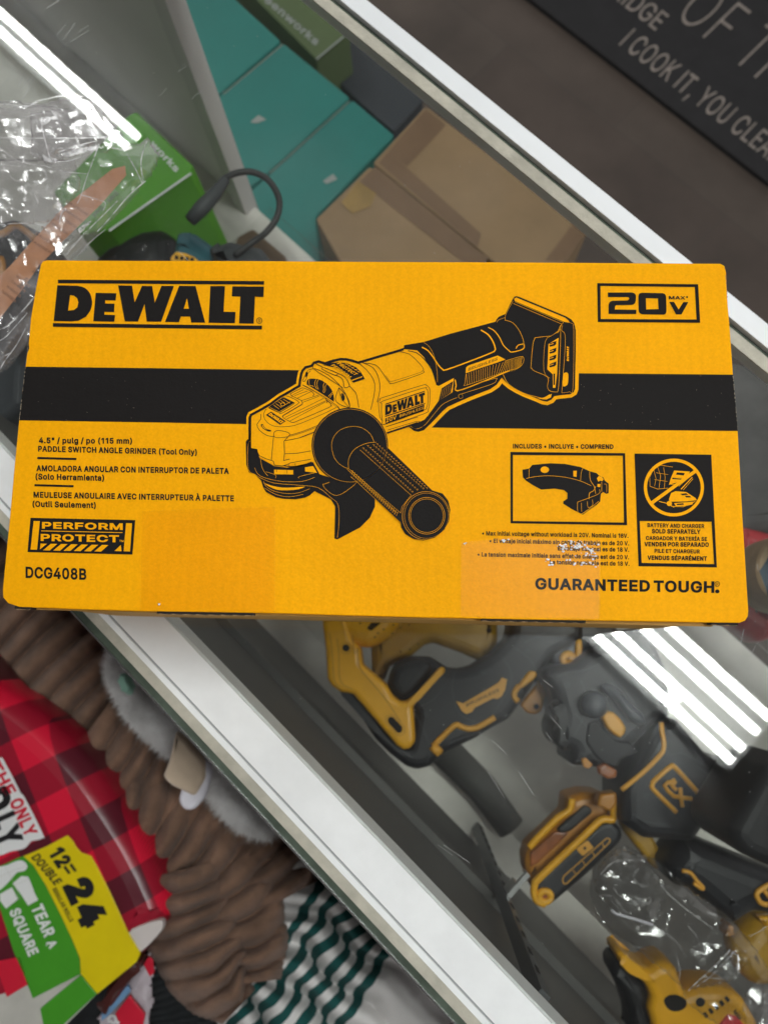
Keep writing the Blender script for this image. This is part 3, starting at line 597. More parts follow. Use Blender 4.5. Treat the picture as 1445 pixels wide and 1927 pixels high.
def text(mb, s, p0, p1, up, z, mi=0, off=.018, sp=1.0):
    """write s with its baseline from px p0 to px p1; 'up' is the px vector of a capital letter"""
    vs, fs, x0, x1 = text_mesh(s, off, sp)
    out = []
    for x, y, oi in vs:
        t = (x - x0) / (x1 - x0); h = (y + off) / (CAPY + 2 * off)
        out.append(P(p0[0] + (p1[0] - p0[0]) * t + up[0] * h, p0[1] + (p1[1] - p0[1]) * t + up[1] * h, z + oi * .00003))
    ff = []
    for f in fs:
        a, b, c = out[f[0]], out[f[1]], out[f[2]]
        ff.append(f if (b - a).cross(c - a).z > 0 else tuple(reversed(f)))
    mb.add(out, ff, mi)

# ================================================================== SETTING
mb = MB(); mb.add([(-4, -4, FLOOR), (4, -4, FLOOR), (4, 4, FLOOR), (-4, 4, FLOOR)], [(0, 1, 2, 3)])
tag(mb.build('floor', M['floor']), kind='structure')
mb = MB(); mb.add([(-4, -4, 1.82), (4, -4, 1.82), (4, 4, 1.82), (-4, 4, 1.82)], [(3, 2, 1, 0)])
tag(mb.build('ceiling', M['ceiling']), kind='structure')

def ceiling_light(u0, u1, ns, label):
    t = thing('ceiling_light', K((u0 + u1) / 2, sum(ns) / len(ns), 1.75), label, 'ceiling light', 'fluorescent ceiling lights')
    a, b = min(ns) - .025, max(ns) + .025
    mb = MB(); mb.bar(u0 - .03, u1 + .03, a, b, 1.785, 1.815); mb.bar(u0 - .03, u0 - .005, a, b, 1.73, 1.785); mb.bar(u1 + .005, u1 + .03, a, b, 1.73, 1.785)
    mb.build('housing', M['housing'], t)
    for n in ns:
        MB().tube([K(u0, n, 1.75), K(u1, n, 1.75)], .0112, 14).build('lamp_tube', M['tube'], t, smooth=False)
ceiling_light(-.17, 1.0, (.525, .572, .635, .69), 'four-tube fluorescent ceiling light mirrored in the glass below the yellow carton')
ceiling_light(-2.91, -1.69, (.655, .705), 'two-tube fluorescent ceiling light mirrored in the glass above the plastic bag')

# ------------------------------------------------------------------ display case
case = thing('display_case', K(0, .2, FLOOR), 'glass-topped display counter with white aluminium edges, full of tools', 'display case')
U0, U1 = -1.6, 1.6
MB().bar(U0, U1, -.0095, .4170, -.0065, 0).build('glass_top', M['glass'], case)
fr = MB(); fr.bar(U0, U1, .0011, .0239, .0004, .0022); fr.bar(U0, U1, -.0038, -.0002, .0004, .0026)
fr.bar(U0, U1, -.004, .0239, -.034, -.0068)
o = fr.build('front_rail', M['alu'], case)
MB().bar(U0, U1, -.0002, .0011, .0003, .0008).build('rail_groove', M['groove'], case)
MB().bar(U0, U1, -.0103, -.0040, .0004, .0012).build('beige_strip', M['beige'], case)
MB().bar(U0, U1, -.0150, -.0105, -.008, -.0008).build('glass_edge_strip', M['glass_edge'], case)
MB().bar(U0, U1, -.0161, -.0151, -.012, .0005).build('chrome_lip', M['chrome'], case)
br = MB(); br.bar(U0, U1, .4200, .4330, -.03, .003); br.build('back_rail', M['alu_back'], case)
MB().bar(U0, U1, .4172, .4198, -.010, -.0022).build('glass_edge_strip', M['glass_edge'], case)
MB().bar(U0, U1, .4075, .4158, .0004, .0014).build('beige_strip', M['beige'], case)
MB().bar(U0, U1, .4155, .4171, .0002, .0007).build('rail_groove', M['glass_edge'], case)
# back wall: fixed panel left of the upright, open to the right of it
MB().bar(U0, -.490, .410, .420, -.62, -.034).build('back_panel', M['panel'], case)
MB().bar(-.487, -.460, .402, .424, -.62, -.034).build('upright', M['panel_trim'], case)
MB().bar(-.4899, -.4871, .408, .421, -.62, -.034).build('panel_seam', M['seam'], case)
MB().bar(U0, U1, -.004, .42, -.54, -.52).build('deck', M['deck'], case)
kk = MB(); kk.bar(U0, U1, -.004, .004, -.62, -.036); kk.bar(U0, U1, .0042, .012, -.30, -.27); kk.bar(U0, U1, .0042, .02, -.62, -.56)
kk.build('front_panel', M['kick'], case)
MB().bar(-.35, U1, .055, .385, -.368, -.362).build('glass_shelf', M['shelf_glass'], case)
for u in (-1.5, 1.5):
    for n in (.01, .38): MB().bar(u - .02, u + .02, n, n + .03, FLOOR, -.64).build('leg', M['alu'], case)
# slotted standard and bracket holding the glass shelf
st = MB(); st.bar(.354, .362, .014, .024, -.60, -.05)
for k in range(16):
    z = -.08 - k * .032; st.bar(.3565, .3595, .0242, .0248, z - .010, z, 1)
st.build('shelf_standard', [M['dark_steel'], M['gap']], case)
bk = MB(); bk.bar(.356, .360, .0245, .050, -.245, -.238); bk.bar(.356, .360, .0245, .036, -.262, -.2452)
bk.build('shelf_bracket', M['steel'], case)

sc_ = MB(); rs = random.Random(4)
for (cx, cy, n, ang, ln, sp_) in ((75, 105, 14, 2.1, 26, 30), (110, 75, 6, -.8, 40, 30), (150, 150, 5, .8, 60, 40), (300, 160, 4, -.7, 18, 30), (380, 480, 3, .7, 60, 30), (1340, 1280, 10, 2.0, 40, 60), (1010, 1330, 5, .8, 30, 60), (1420, 1740, 4, -.55, 60, 20), (900, 1500, 6, .8, 90, 80), (1330, 1100, 4, 1.2, 30, 60)):
    for k in range(n):
        x = rs.gauss(cx, sp_); y = rs.gauss(cy, sp_); a_ = ang + rs.uniform(-.25, .25); l_ = ln * rs.uniform(.3, 1.2)
        sc_.stroke([(x, y), (x + math.cos(a_) * l_, y + math.sin(a_) * l_)], rs.uniform(.35, .8), .0003)
for k in range(260):
    x = rs.uniform(0, 1445); y = rs.uniform(0, 1927); r = rs.uniform(.4, 1.1)
    n_ = P(x, y, 0).dot(NN)
    if -.002 < n_ < .40: sc_.poly([[(x - r, y), (x, y - r), (x + r, y), (x, y + r)]], .0003)
sc_.build('scratches_and_dust', clear_mat('scratch', tint=(1, 1, 1), f0=.05, rough=.3, haze=.5, hcol=(.8, .8, .8), hlo=.2, hhi=.4), case)

# ------------------------------------------------------------------ kitchen mat on the floor
zm = FLOOR + .012
mt = MB(); mt.hexa([K(-.75, 1.307, FLOOR), K(.95, 1.307, FLOOR), K(.95, 1.95, FLOOR), K(-.75, 1.95, FLOOR), K(-.75, 1.307, zm), K(.95, 1.307, zm), K(.95, 1.95, zm), K(-.75, 1.95, zm)])
km = mt.build('kitchen_mat', M['mat_black'], loc=K(.1, 1.6, FLOOR))
tag(km, 'black mat with pale kitchen slogan lettering lying on the brown floor', 'mat')
tx = MB(); zt = zm + .001
text(tx, 'I COOK IT, YOU CLEAN', (1163, 84), (1456, 311), (30, -31), zt, off=.008, sp=1.05)
text(tx, 'FRIDGE', (1130, -22), (1232, 58), (27, -29), zt, off=.008)
text(tx, 'OF THE', (1270, 30), (1490, 200), (68, -66), zt, off=-.012, sp=1.1)
tx.build('lettering', M['mat_text'], km)

# ------------------------------------------------------------------ boxes standing on the floor behind the counter
def px_box(name, quad, ztop, zbot, m, label, cat, group=None, r=6):
    pts = rnd(quad, r, 3)
    c = P(sum(q[0] for q in quad) / len(quad), sum(q[1] for q in quad) / len(quad), ztop)
    t = thing(name, (c.x, c.y, zbot), label, cat, group)
    slab('carton_body', pts, ztop, ztop - zbot, m, t, .003)
    return t
z2 = T(400, 0, 2.89)
tz = -.60
q1 = z2('-200,-290 120,-10 372,222 40,505 -420,895 -700,500')
q2 = z2('384,232 747,530 300,938 -160,1340 -420,915 48,512')
q3 = z2('760,540 990,735 560,1180 600,1500 260,1700 -150,1350 312,946')
for i, (q, lab) in enumerate(((q1, 'teal carton at the top left, beside the grey upright'), (q2, 'middle teal carton of the row, crossed by the grey upright lower down'), (q3, 'teal carton touching the cardboard boxes'))):
    b = px_box('teal_box', q, tz, FLOOR, M['teal'], lab, 'box', 'teal cartons behind the counter')
e = MB(); e.stroke(z2('376,238 48,512'), 2.5, tz + .001); e.stroke(z2('740,548 300,945'), 2.5, tz + .001)
# small pale printed marks on the lids
for (cx, cy) in ((485, 228), (1.0, 1.0)):
    pass
lids = [o for o in COL.objects if o.name.startswith('teal_box')]
mk = MB(); mk.poly([z2('205,665 250,625 295,650 240,670')], tz + .001); mk.build('printed_mark', M['pale_grey'], lids[1])
mk = MB(); mk.poly([z2('600,985 655,945 680,975 620,1000')], tz + .001); mk.build('printed_mark', M['pale_grey'], lids[2])
mk = MB(); mk.stroke(z2('384,240 60,512'), 2.0, tz + .001); mk.build('pale_lid_edge', M['teal_highlight'], lids[1])  # painted highlight along the lid edge at the seam
mk = MB(); mk.stroke(z2('744,552 312,942'), 1.6, tz + .001); mk.build('pale_lid_edge', M['teal_highlight'], lids[2])
og = px_box('olive_box', z2('-60,-260 180,-60 560,318 745,168 640,-60 400,-300'), -.70, FLOOR, M['olive'], 'dull olive green carton standing between the teal cartons and the counter rail', 'box')
mk = MB(); text(mk, 'greenworks', z2('215,-50')[0], z2('560,250')[0], (10, -11), -.699, off=.03); mk.build('lettering', M['pale_grey'], og)
mk = MB(); mk.stroke(z2('745,172 565,322'), 3, -.699); mk.build('pale_lid_edge', M['pale_grey'], og)
db = px_box('dark_box', z2('575,332 750,185 1150,540 985,715 770,530'), -.80, FLOOR, M['tool_grey'], 'dark grey carton between the olive carton and the cardboard boxes', 'box')

cb1 = px_box('cardboard_box', [(801, 199), (1108, 432), (1010, 560), (701, 306)], -.50, FLOOR, M['board'], 'brown cardboard box with its corner under the counter rail', 'box', 'cardboard boxes behind the counter')
cz = -.499
mk = MB(); mk.poly([z2('1160,590 1270,680 1055,905 985,850 905,885')], cz); mk.poly([z2('905,885 985,850 1460,1270 1440,1345')], cz)
mk.poly([T(900, 0, 2.65)('480,1105 545,1150 440,1300 330,1300')], cz); mk.build('tape_strip', M['board_tape'], cb1)
cb2 = px_box('cardboard_box', [(696, 312), (999, 567), (960, 640), (700, 600), (594, 412)], -.50, FLOOR, M['board'], 'brown cardboard box in front, nearest the yellow carton and the teal cartons', 'box', 'cardboard boxes behind the counter')
mk = MB(); mk.poly([z2('885,905 800,985 1240,1330 1440,1480 1500,1400 1420,1345')], cz); mk.build('tape_strip', M['board_tape'], cb2)
mk = MB(); mk.poly([z2('790,985 890,1050 860,1120 760,1160 700,1100')], cz + .0006); mk.build('printed_mark', mat('mustard_label', (.36, .22, .06), .6, var=.2), cb2)
px_box('brown_box', z2('220,1240 400,1395 400,1500 100,1500 130,1290'), -.46, -.52, M['board_tape'], 'reddish brown box edge seen behind the black cord', 'box')

# ------------------------------------------------------------------ green box inside the case
gz = -.27
gb = px_box('green_box', [(243, 214), (257, 209), (364, 311), (358, 328), (206, 433), (150, 440), (100, 360)], gz, -.60, M['green'], 'bright green carton with white lettering standing inside the case', 'box', r=4)
mk = MB(); text(mk, 'works', (281, 272), (331, 325), (9, -9), gz + .0006, off=.03); mk.stroke([(360, 326), (206, 434)], 4, gz + .0006)
mk.build('lettering', M['white_print'], gb)

# ================================================================== BIG YELLOW CARTON
LY = [ZT + .00012 * k for k in range(1, 8)]
carton = thing('tool_carton', (P(722, 830, ZT).x, P(722, 830, ZT).y, 0), 'yellow and black carton for an angle grinder lying on the glass counter', 'carton')
top_px = ([(88, 489), (240, 490), (480, 490.5), (722, 492), (980, 493), (1355, 495.5), (1363, 500), (1366, 512), (1368, 560), (1374, 630), (1379, 705), (1384, 760), (1388, 811), (1393, 900), (1398, 990), (1403, 1070), (1408, 1150)] +
          [(1407, 1160), (1402, 1168), (1392, 1172), (1300, 1171), (1180, 1168.5), (1000, 1166), (800, 1162), (650, 1158), (520, 1154), (400, 1152), (265, 1150), (140, 1146), (36, 1142), (15, 1135), (6, 1124), (5, 1110), (12, 1040), (20, 960), (28, 870), (36, 791), (42, 735), (48, 690), (51, 665), (55, 655), (54, 646), (58, 600), (68, 540), (77, 497), (81, 491)])
me = slab_me(top_px, ZT, .0042, .0006); o = link('top_panel', me, M['yellow_card'], carton)
for p in me.polygons: p.use_smooth = abs(p.normal.z) < .98
# walls under the lid
W_, H_ = .34, .1739
wl = MB()
def rectwall(x0, x1, y0, y1, z0, z1, t):
    def bx(a, b, c, d):
        wl.hexa([(a, c, z0), (b, c, z0), (b, d, z0), (a, d, z0), (a, c, z1), (b, c, z1), (b, d, z1), (a, d, z1)])
    bx(x0, x1, y0, y0 + t, ); bx(x0, x1, y1 - t, y1); bx(x0, x0 + t, y0 + t, y1 - t); bx(x1 - t, x1, y0 + t, y1 - t)
    bx(x0 + t, x1 - t, y0 + t, y0 + 2 * t)
rectwall(.0035, W_ - .0035, .0012, H_ - .002, .0008, ZT - .0045, .003)
wl.build('side_walls', M['kraft_side'], carton)
# exposed flutes along the lower edge
def flutes(xa, xb, ya, yb):
    g = MB(); a = P(xa, ya, ZT - .0022); b = P(xb, yb, ZT - .0022)
    d = (b - a); L = d.length; d.normalize(); out = Vector((d.y, -d.x, 0))
    n = int(L / .0009); vs = []
    for i in range(n + 1):
        p = a + d * (L * i / n) + Vector((0, 0, .0018 * math.sin(i * 1.0) + random.uniform(-.0002, .0002)))
        vs += [p + out * .0012, p + out * .00085]
    g.add(vs, [(2 * i, 2 * i + 2, 2 * i + 3, 2 * i + 1) for i in range(n)])
    g.build('exposed_flutes', M['kraft'], carton)
    k = MB(); k.hexa([a + Vector((0, 0, -.004)) - out * .001, b + Vector((0, 0, -.004)) - out * .001, b + Vector((0, 0, -.004)) + out * .0008, a + Vector((0, 0, -.004)) + out * .0008,
                      a + Vector((0, 0, .0016)) - out * .001, b + Vector((0, 0, .0016)) - out * .001, b + Vector((0, 0, .0016)) + out * .0008, a + Vector((0, 0, .0016)) + out * .0008])
    k.build('flute_gap', M['gap'], carton)
flutes(298, 478, 1151.5, 1154.5)
flutes(905, 1100, 1164.5, 1168.5)
flutes(32, 62, 1142.5, 1143.5)
flutes(1335, 1385, 1172, 1173)
# lower flap lip
lp = MB()
a, b = P(60, 1147, ZT - .006), P(1340, 1179, ZT - .006)
lp.hexa([a + Vector((0, 0, -.003)) + Vector((0, .004, 0)), b + Vector((0, .004, -.003)), b + Vector((0, 0, -.003)), a + Vector((0, 0, -.003)), a + Vector((0, .004, 0)), b + Vector((0, .004, 0)), b, a])
lp.build('lower_flap', M['kraft_side'], carton)

# ---- printed black band
bd = MB(); bd.poly([[(48.4, 690), (300, 693), (500, 696), (860, 699.5), (1090, 702.5), (1378.6, 705), (1387.6, 811), (1100, 808), (805, 804.5), (462, 798), (300, 795), (36.4, 791)]], LY[0])
bd.build('black_band', M['ink'], carton)
we = MB(); rw = random.Random(2)
for (x0, y0, x1, y1) in ((48.6, 691, 37.0, 790), (1378.4, 707, 1387.4, 810), (54, 646, 49, 688), (1363, 505, 1368, 560)):
    n = 26
    for k in range(n):
        if rw.random() < .35: continue
        ta, tb = k / n, (k + rw.uniform(.4, 1)) / n
        we.stroke([(x0 + (x1 - x0) * ta, y0 + (y1 - y0) * ta), (x0 + (x1 - x0) * tb, y0 + (y1 - y0) * tb)], rw.uniform(.4, 1.5), LY[1])
for k in range(90):
    x = rw.uniform(60, 1360); y = rw.uniform(700, 800)
    if 450 < x < 1090: continue
    a_ = rw.uniform(0, 3.1); l_ = rw.uniform(.5, 2.5); we.stroke([(x, y), (x + math.cos(a_) * l_, y + math.sin(a_) * l_)], rw.uniform(.3, .6), LY[1])
we.build('worn_spots', mat('scuffed_paper', (.30, .24, .17), .8), carton)

# ---- maker's logo
zl = T(90, 510, 3.44)
LOGO = [[zl('68,56 1402,65 1400,88 68,79')], [zl('36,337 1388,354 1387,378 35,361')],
        [zl('64,92 190,95 240,108 275,145 289,200 280,250 250,295 200,322 150,326 40,324'), zl('147,156 172,160 192,176 200,205 193,235 172,252 133,256')],
        [zl('312,141 446,144 441,191 374,189 373,210 434,211 431,266 368,264 368,283 438,285 432,328 296,325')],
        [zl('457,93 547,95 564,202 612,96 677,97 694,204 738,96 818,97 735,328 642,327 628,215 585,327 500,326')],
        [zl('852,96 958,97 1020,334 930,333 922,295 863,294 850,331 760,329'), zl('903,175 882,243 915,244')],
        [zl('1054,97 1148,98 1139,264 1216,265 1212,337 1042,335')],
        [zl('1196,99 1400,101 1397,168 1342,166 1334,341 1239,339 1248,166 1192,164')]]
LOGO[2][0] = sm(LOGO[2][0][1:7], k=3) + LOGO[2][0][7:] + [LOGO[2][0][0]]
lg = MB()
for l in LOGO: lg.poly(l, LY[1])
lg.stroke(ell(90 + 1370 / 3.44, 510 + 321 / 3.44, 5.2, 5.2, n=20), 1.1, LY[1], closed=True)
text(lg, 'R', (486.3, 606.5), (490.8, 606.7), (0, -6), LY[1], off=.0)
lg.build('logo_lettering', M['ink'], carton)
def mini_logo(mb, o, ex, ey, z, mi=0, bars=True):
    """the same lettering mapped on a parallelogram: o = lower left px, ex = baseline vector, ey = up vector"""
    x0, x1, y0, y1 = 102, 497, 615, 530
    for i, l in enumerate(LOGO):
        if i < 2 and not bars: continue
        mb.poly([[(o[0] + ex[0] * (x - x0) / (x1 - x0) + ey[0] * (y - y0) / (y1 - y0), o[1] + ex[1] * (x - x0) / (x1 - x0) + ey[1] * (y - y0) / (y1 - y0)) for x, y in lp_] for lp_ in l], z, mi)

# ---- 20V badge
zb = T(1090, 500, 4.07)
bg = MB()
bg.poly([zb('135,133 907,142 923,437 140,431'), zb('160,155 882,163 895,412 162,408')], LY[1])
bg.poly([zb('217,205 400,205 418,210 429,222 432,240 430,270 424,288 412,297 400,300 280,302 272,310 270,335 435,338 433,370 222,369 222,300 228,282 238,273 255,268 365,266 376,260 380,250 376,242 365,240 217,240')], LY[1])
bg.poly([zb('480,207 635,210 652,216 661,230 663,245 665,350 661,364 652,372 640,375 480,372 464,366 455,356 452,345 450,235 454,218 464,210'), zb('507,248 600,250 604,332 510,335')], LY[1])
bg.poly([zb('686,277 722,277 758,335 795,278 832,279 780,373 738,373')], LY[1])
text(bg, 'MAX', zb('683,257')[0], zb('810,259')[0], (0, -6.3), LY[1], off=.03)
bg.poly([ell(*zb('822,240')[0], 1.9, 1.9, n=10)], LY[1])
bg.build('voltage_badge', M['ink'], carton)

# ---- text blocks
zt8 = T(0, 800, 3.01)
def line(mb, tr, s, a, b, cap, z, off=.022, sp=1.0, mi=0):
    text(mb, s, tr(a)[0], tr(b)[0], (0, -cap), z, mi, off, sp)
d = MB(); z = LY[1]
line(d, zt8, '4.5" / pulg / po (115 mm)', '222,103', '750,106', 11.0, z, .036)
line(d, zt8, 'PADDLE SWITCH ANGLE GRINDER (Tool Only)', '218,150', '1117,170', 11.0, z, .036)
d.poly([zt8('214,180 435,186 434,198 213,192')], z)
line(d, zt8, 'AMOLADORA ANGULAR CON INTERRUPTOR DE PALETA', '208,261', '1298,277', 11.3, z, .036)
line(d, zt8, '(Solo Herramienta)', '203,308', '592,316', 11.3, z, .036)
d.poly([zt8('198,334 419,340 418,352 197,346')], z)
line(d, zt8, 'MEULEUSE ANGULAIRE AVEC INTERRUPTEUR À PALETTE', '192,411', '1326,432', 11.3, z, .036)
line(d, zt8, '(Outil Seulement)', '186,463', '545,471', 11.3, z, .036)
d.build('product_text', M['ink'], carton)
d = MB(); line(d, zt8, 'DCG408B', '147,866', '491,877', 21.5, z, .029); d.build('model_number', M['ink'], carton)
# PERFORM PROTECT
d = MB(); d.poly([zt8('175,525 768,538 752,733 158,719')], LY[1]); zz = LY[2]
d.poly([zt8('193,543 228,544 212,706 175,705')], zz, 1); d.poly([zt8('716,555 750,556 738,716 702,714')], zz, 1)
line(d, zt8, 'PERFORM', '240,586', '697,594', 12.6, zz, .032, mi=1)
d.poly([zt8('236,597 696,607 696,611 236,601')], zz, 1)
line(d, zt8, 'PROTECT', '233,656', '676,664', 13.3, zz, .032, mi=1)
line(d, zt8, 'TM', '678,662', '702,663', 4, zz, .01, mi=1)
d.poly([zt8('232,671 268,672 228,704')], zz, 1)
for i in range(6):
    x = 290 + i * 58
    d.poly([zt8(f'{x},{672+i*1.3} {x+36},{673+i*1.3} {x-6},{710+i*1.3} {x-44},{709+i*1.3}')], zz, 1)
d.poly([zt8('686,679 690,714 650,713')], zz, 1)
d.build('hazard_badge', [M['ink'], M['yellow_ink']], carton)
# slogan
zs = T(1000, 1070, 3.803)
d = MB()
GT = {'G': 1}
line(d, zs, 'GUARANTEED', '26,149', '846,166', 21.8, LY[1], .034)
line(d, zs, 'TOUGH', '872,167', '1306,174', 21.8, LY[1], .034)
d.poly([ell(*zs('1327,163')[0], 4.2, 3.6, n=14)], LY[1])
d.stroke(ell(*zs('1327,110')[0], 4.4, 4.6, n=18), 1.0, LY[1], closed=True)
line(d, zs, 'R', '1320,121', '1335,121', 5.2, LY[1], .0)
d.build('slogan_lettering', M['ink'], carton)
# includes
zi = T(950, 830, 3.524)
d = MB(); line(d, zi, 'INCLUDES • INCLUYE • COMPREND', '52,49', '718,53', 8.8, LY[1], .036)
d.poly([zi('35,72 795,80 808,558 37,545'), zi('52,92 780,97 788,540 52,530')], LY[1])
gs = zi('115,190 160,182 180,158 300,147 400,152 500,172 560,200 605,212 622,228 650,240 660,262 686,282 686,345 670,350 650,338 635,350 630,400 600,430 515,488 440,450 385,415 385,400 412,382 413,345 390,325 330,315 240,322 180,290 138,262 118,240')
d.poly([gs], LY[1]); zz = LY[2]
d.poly([ell(*zi('263,190')[0], 8, 6, n=20)], zz, 1); d.poly([zi('452,197 475,197 473,238 452,234')], zz, 1)
d.poly([zi('608,248 620,232 640,236 652,252 645,266 628,262 618,270')], zz, 1); d.poly([zi('612,285 632,285 629,306 611,303')], zz, 1)
for l, w in (('140,248 200,236 290,230 400,240 500,265 570,296', .7), ('160,186 158,244', .6), ('480,405 482,470 512,480 620,400', .7), ('480,405 520,390 620,350 625,320', .7), ('505,410 507,468', .6), ('545,400 550,440 580,425 578,388', .6), ('520,172 505,205 500,262', .6), ('560,205 565,260 590,300 600,350', .8), ('600,300 585,330 560,345 555,385', .9), ('640,270 640,335', .7), ('655,285 672,290 672,340', .6), ('512,482 560,455 600,425', .5)):
    d.stroke(sm(zi(l), k=3), w, zz, 1)
d.build('guard_illustration', [M['ink'], M['yellow_ink']], carton)
# battery badge
d = MB(); d.poly([zi('858,83 1366,90 1403,838 884,830'), zi('892,530 1368,535 1385,816 905,808')], LY[1]); zz = LY[2]
cx, cy = zi('1118,308')[0]
d.stroke(ell(cx, cy, 53.5, 51.5, n=56), 6.0, LY[3], 1, closed=True)
d.stroke(zi('972,410 1262,198'), 6.4, LY[4], 1)
for l, w in (('960,300 958,240 985,180 1030,160 1110,172', .7), ('985,190 1000,250 990,300', .6), ('1010,170 1030,230 1020,310', .6), ('1050,175 1060,240 1055,315', .6), ('960,300 1010,318 1080,312', .7), ('1000,210 1080,222', .6), ('990,255 1075,268', .6), ('1100,240 1180,250', .9), ('1092,262 1170,272', .9), ('1085,285 1150,292', .9), ('1165,320 1240,240', 1.6), ('1150,300 1235,225', 1.0), ('1180,325 1245,250', .8), ('1020,400 1080,415 1120,440', 1.2), ('1100,432 1180,436 1260,400', 1.0)):
    d.stroke(zi(l), w, zz, 1)
d.poly([zi('1120,195 1225,202 1195,258 1085,290 1100,240'), zi('1138,208 1190,212 1183,228 1132,222'), zi('1110,240 1170,245 1165,256 1106,252')], zz, 1)
d.poly([zi('1085,385 1100,345 1130,332 1200,338 1262,378 1270,392 1200,400 1090,402')], zz, 1)
d.poly([ell(*zi('1088,414')[0], 5, 5, n=12)], LY[3], 1)
d.poly([zi('1120,412 1250,402 1240,420 1200,430 1130,430'), zi('1135,416 1180,412 1185,422 1140,425')], zz, 1)
d.poly([zi('1160,350 1200,346 1215,356 1175,360')], LY[3]); d.poly([zi('1190,362 1225,364 1235,374 1200,374')], LY[3])
line(d, zi, 'BATTERY AND CHARGER', '943,571', '1320,578', 7.6, LY[1], .03)
line(d, zi, 'SOLD SEPARATELY', '972,612', '1295,616', 8.4, LY[1], .036)
line(d, zi, 'CARGADOR Y BATERÍA SE', '933,656', '1338,663', 7.6, LY[1], .03)
line(d, zi, 'VENDEN POR SEPARADO', '922,698', '1350,702', 8.4, LY[1], .036)
line(d, zi, 'PILE ET CHARGEUR', '990,741', '1290,746', 7.6, LY[1], .03)
line(d, zi, 'VENDUS SÉPARÉMENT', '943,788', '1338,794', 8.4, LY[1], .036)
d.build('battery_badge', [M['ink'], M['yellow_ink']], carton)
zn = T(850, 990, 4.129)
d = MB()
for s, a, b in (('• Max initial voltage without workload is 20V. Nominal is 18V.', '235,72', '1370,93'), ('• El voltaje inicial máximo sin carga de trabajo es de 20 V.', '292,131', '1375,151'),
                ('El voltaje nominal es de 18 V.', '822,189', '1375,201'), ('• La tension maximale initiale sans effet de charge est de 20 V.', '200,236', '1375,259'), ('La tension nominale est de 18 V.', '760,296', '1378,310')):
    line(d, zn, s, a, b, 8.3, LY[1], .026)
d.build('voltage_notes', M['ink'], carton)

# ---- the grinder illustration (flat print)
z5 = T(440, 540, 3.44); z6 = T(760, 540, 4.014); z7 = T(440, 740, 3.284); zA = T(450, 670, 7.225); zB = T(560, 660, 4.817); zC = T(450, 800, 5.78)
g = MB(); BK, YL = 0, 1
head = z5('105,1045 104,990 105,845 112,828 165,800 235,760 300,712 340,690 425,640 430,600 438,560 447,540 465,520 505,510 520,490 550,482 590,495 640,478 690,467 725,468 760,475 805,490 1060,415 1130,392')
body_top = z6('150,415 350,353 690,262 698,245 715,225 765,203 800,130 822,88 835,72 850,69 870,75 1225,222 1262,245 1284,275 1296,325 1296,500 1290,770 1280,795 1255,810 1180,818 1135,825 1112,852 1080,866 1045,860 1000,840 900,800 850,775 800,745 765,715 738,685 700,738 650,772 500,830 400,873 360,892 330,905 290,940 200,1035 150,1082 110,1094 75,1086 40,1058')
low = z5('1130,900 990,948')
outline = head + body_top + low
full = outline + z5('990,1000 700,1000 500,1130 330,1160 250,1150 165,1100 150,1055 120,1050')
# yellow halo that cuts the drawing out of the black band
g.stroke(outline, 13, LY[1], YL)
g.poly([z5('105,845 165,800 340,690 425,640 465,520 805,490 1130,392 1190,420 1260,500 1300,590 1330,730 1280,800 1225,870 990,945 700,1000 500,1130 330,1160 250,1150 165,1100 150,1055 105,1045')], LY[2], YL)
blk = z6('0,440 150,415 350,353 690,262 698,245 715,225 765,203 800,130 822,88 835,72 850,69 870,75 1225,222 1262,245 1284,275 1296,325 1296,500 1290,770 1280,795 1255,810 1180,818 1135,825 1112,852 1080,866 1045,860 1000,840 900,800 850,775 800,745 765,715 738,685 700,738 650,772 500,830 400,873 360,892 330,905 290,940 200,1035 150,1082 110,1094 75,1086 40,1058 95,1030 160,1000 240,900 262,858 262,747 200,600 120,500 0,470')
g.poly([blk], LY[3], BK)
# halo spill beneath the handle is inside the band: redraw as yellow rim
g.poly([z6('100,480 150,530 215,640 240,740 262,748 376,688 366,795 300,835 262,858 215,915 180,975 100,1020 0,1050 0,470')], LY[4], YL)
g.poly([z6('262,858 285,765 370,712 353,800')], LY[5], BK)
for k in range(5): g.stroke(z6(f'{292+k*14},{770-k*10} {280+k*16},{840-k*10}'), .35, LY[6], YL)
g.stroke(outline[:len(head)], 4.6, LY[4], BK)
g.stroke(z5('105,1045 104,990 105,845'), 5.2, LY[4], BK)
g.stroke(z5('990,946 1100,910 1190,880'), 3.4, LY[4], BK)
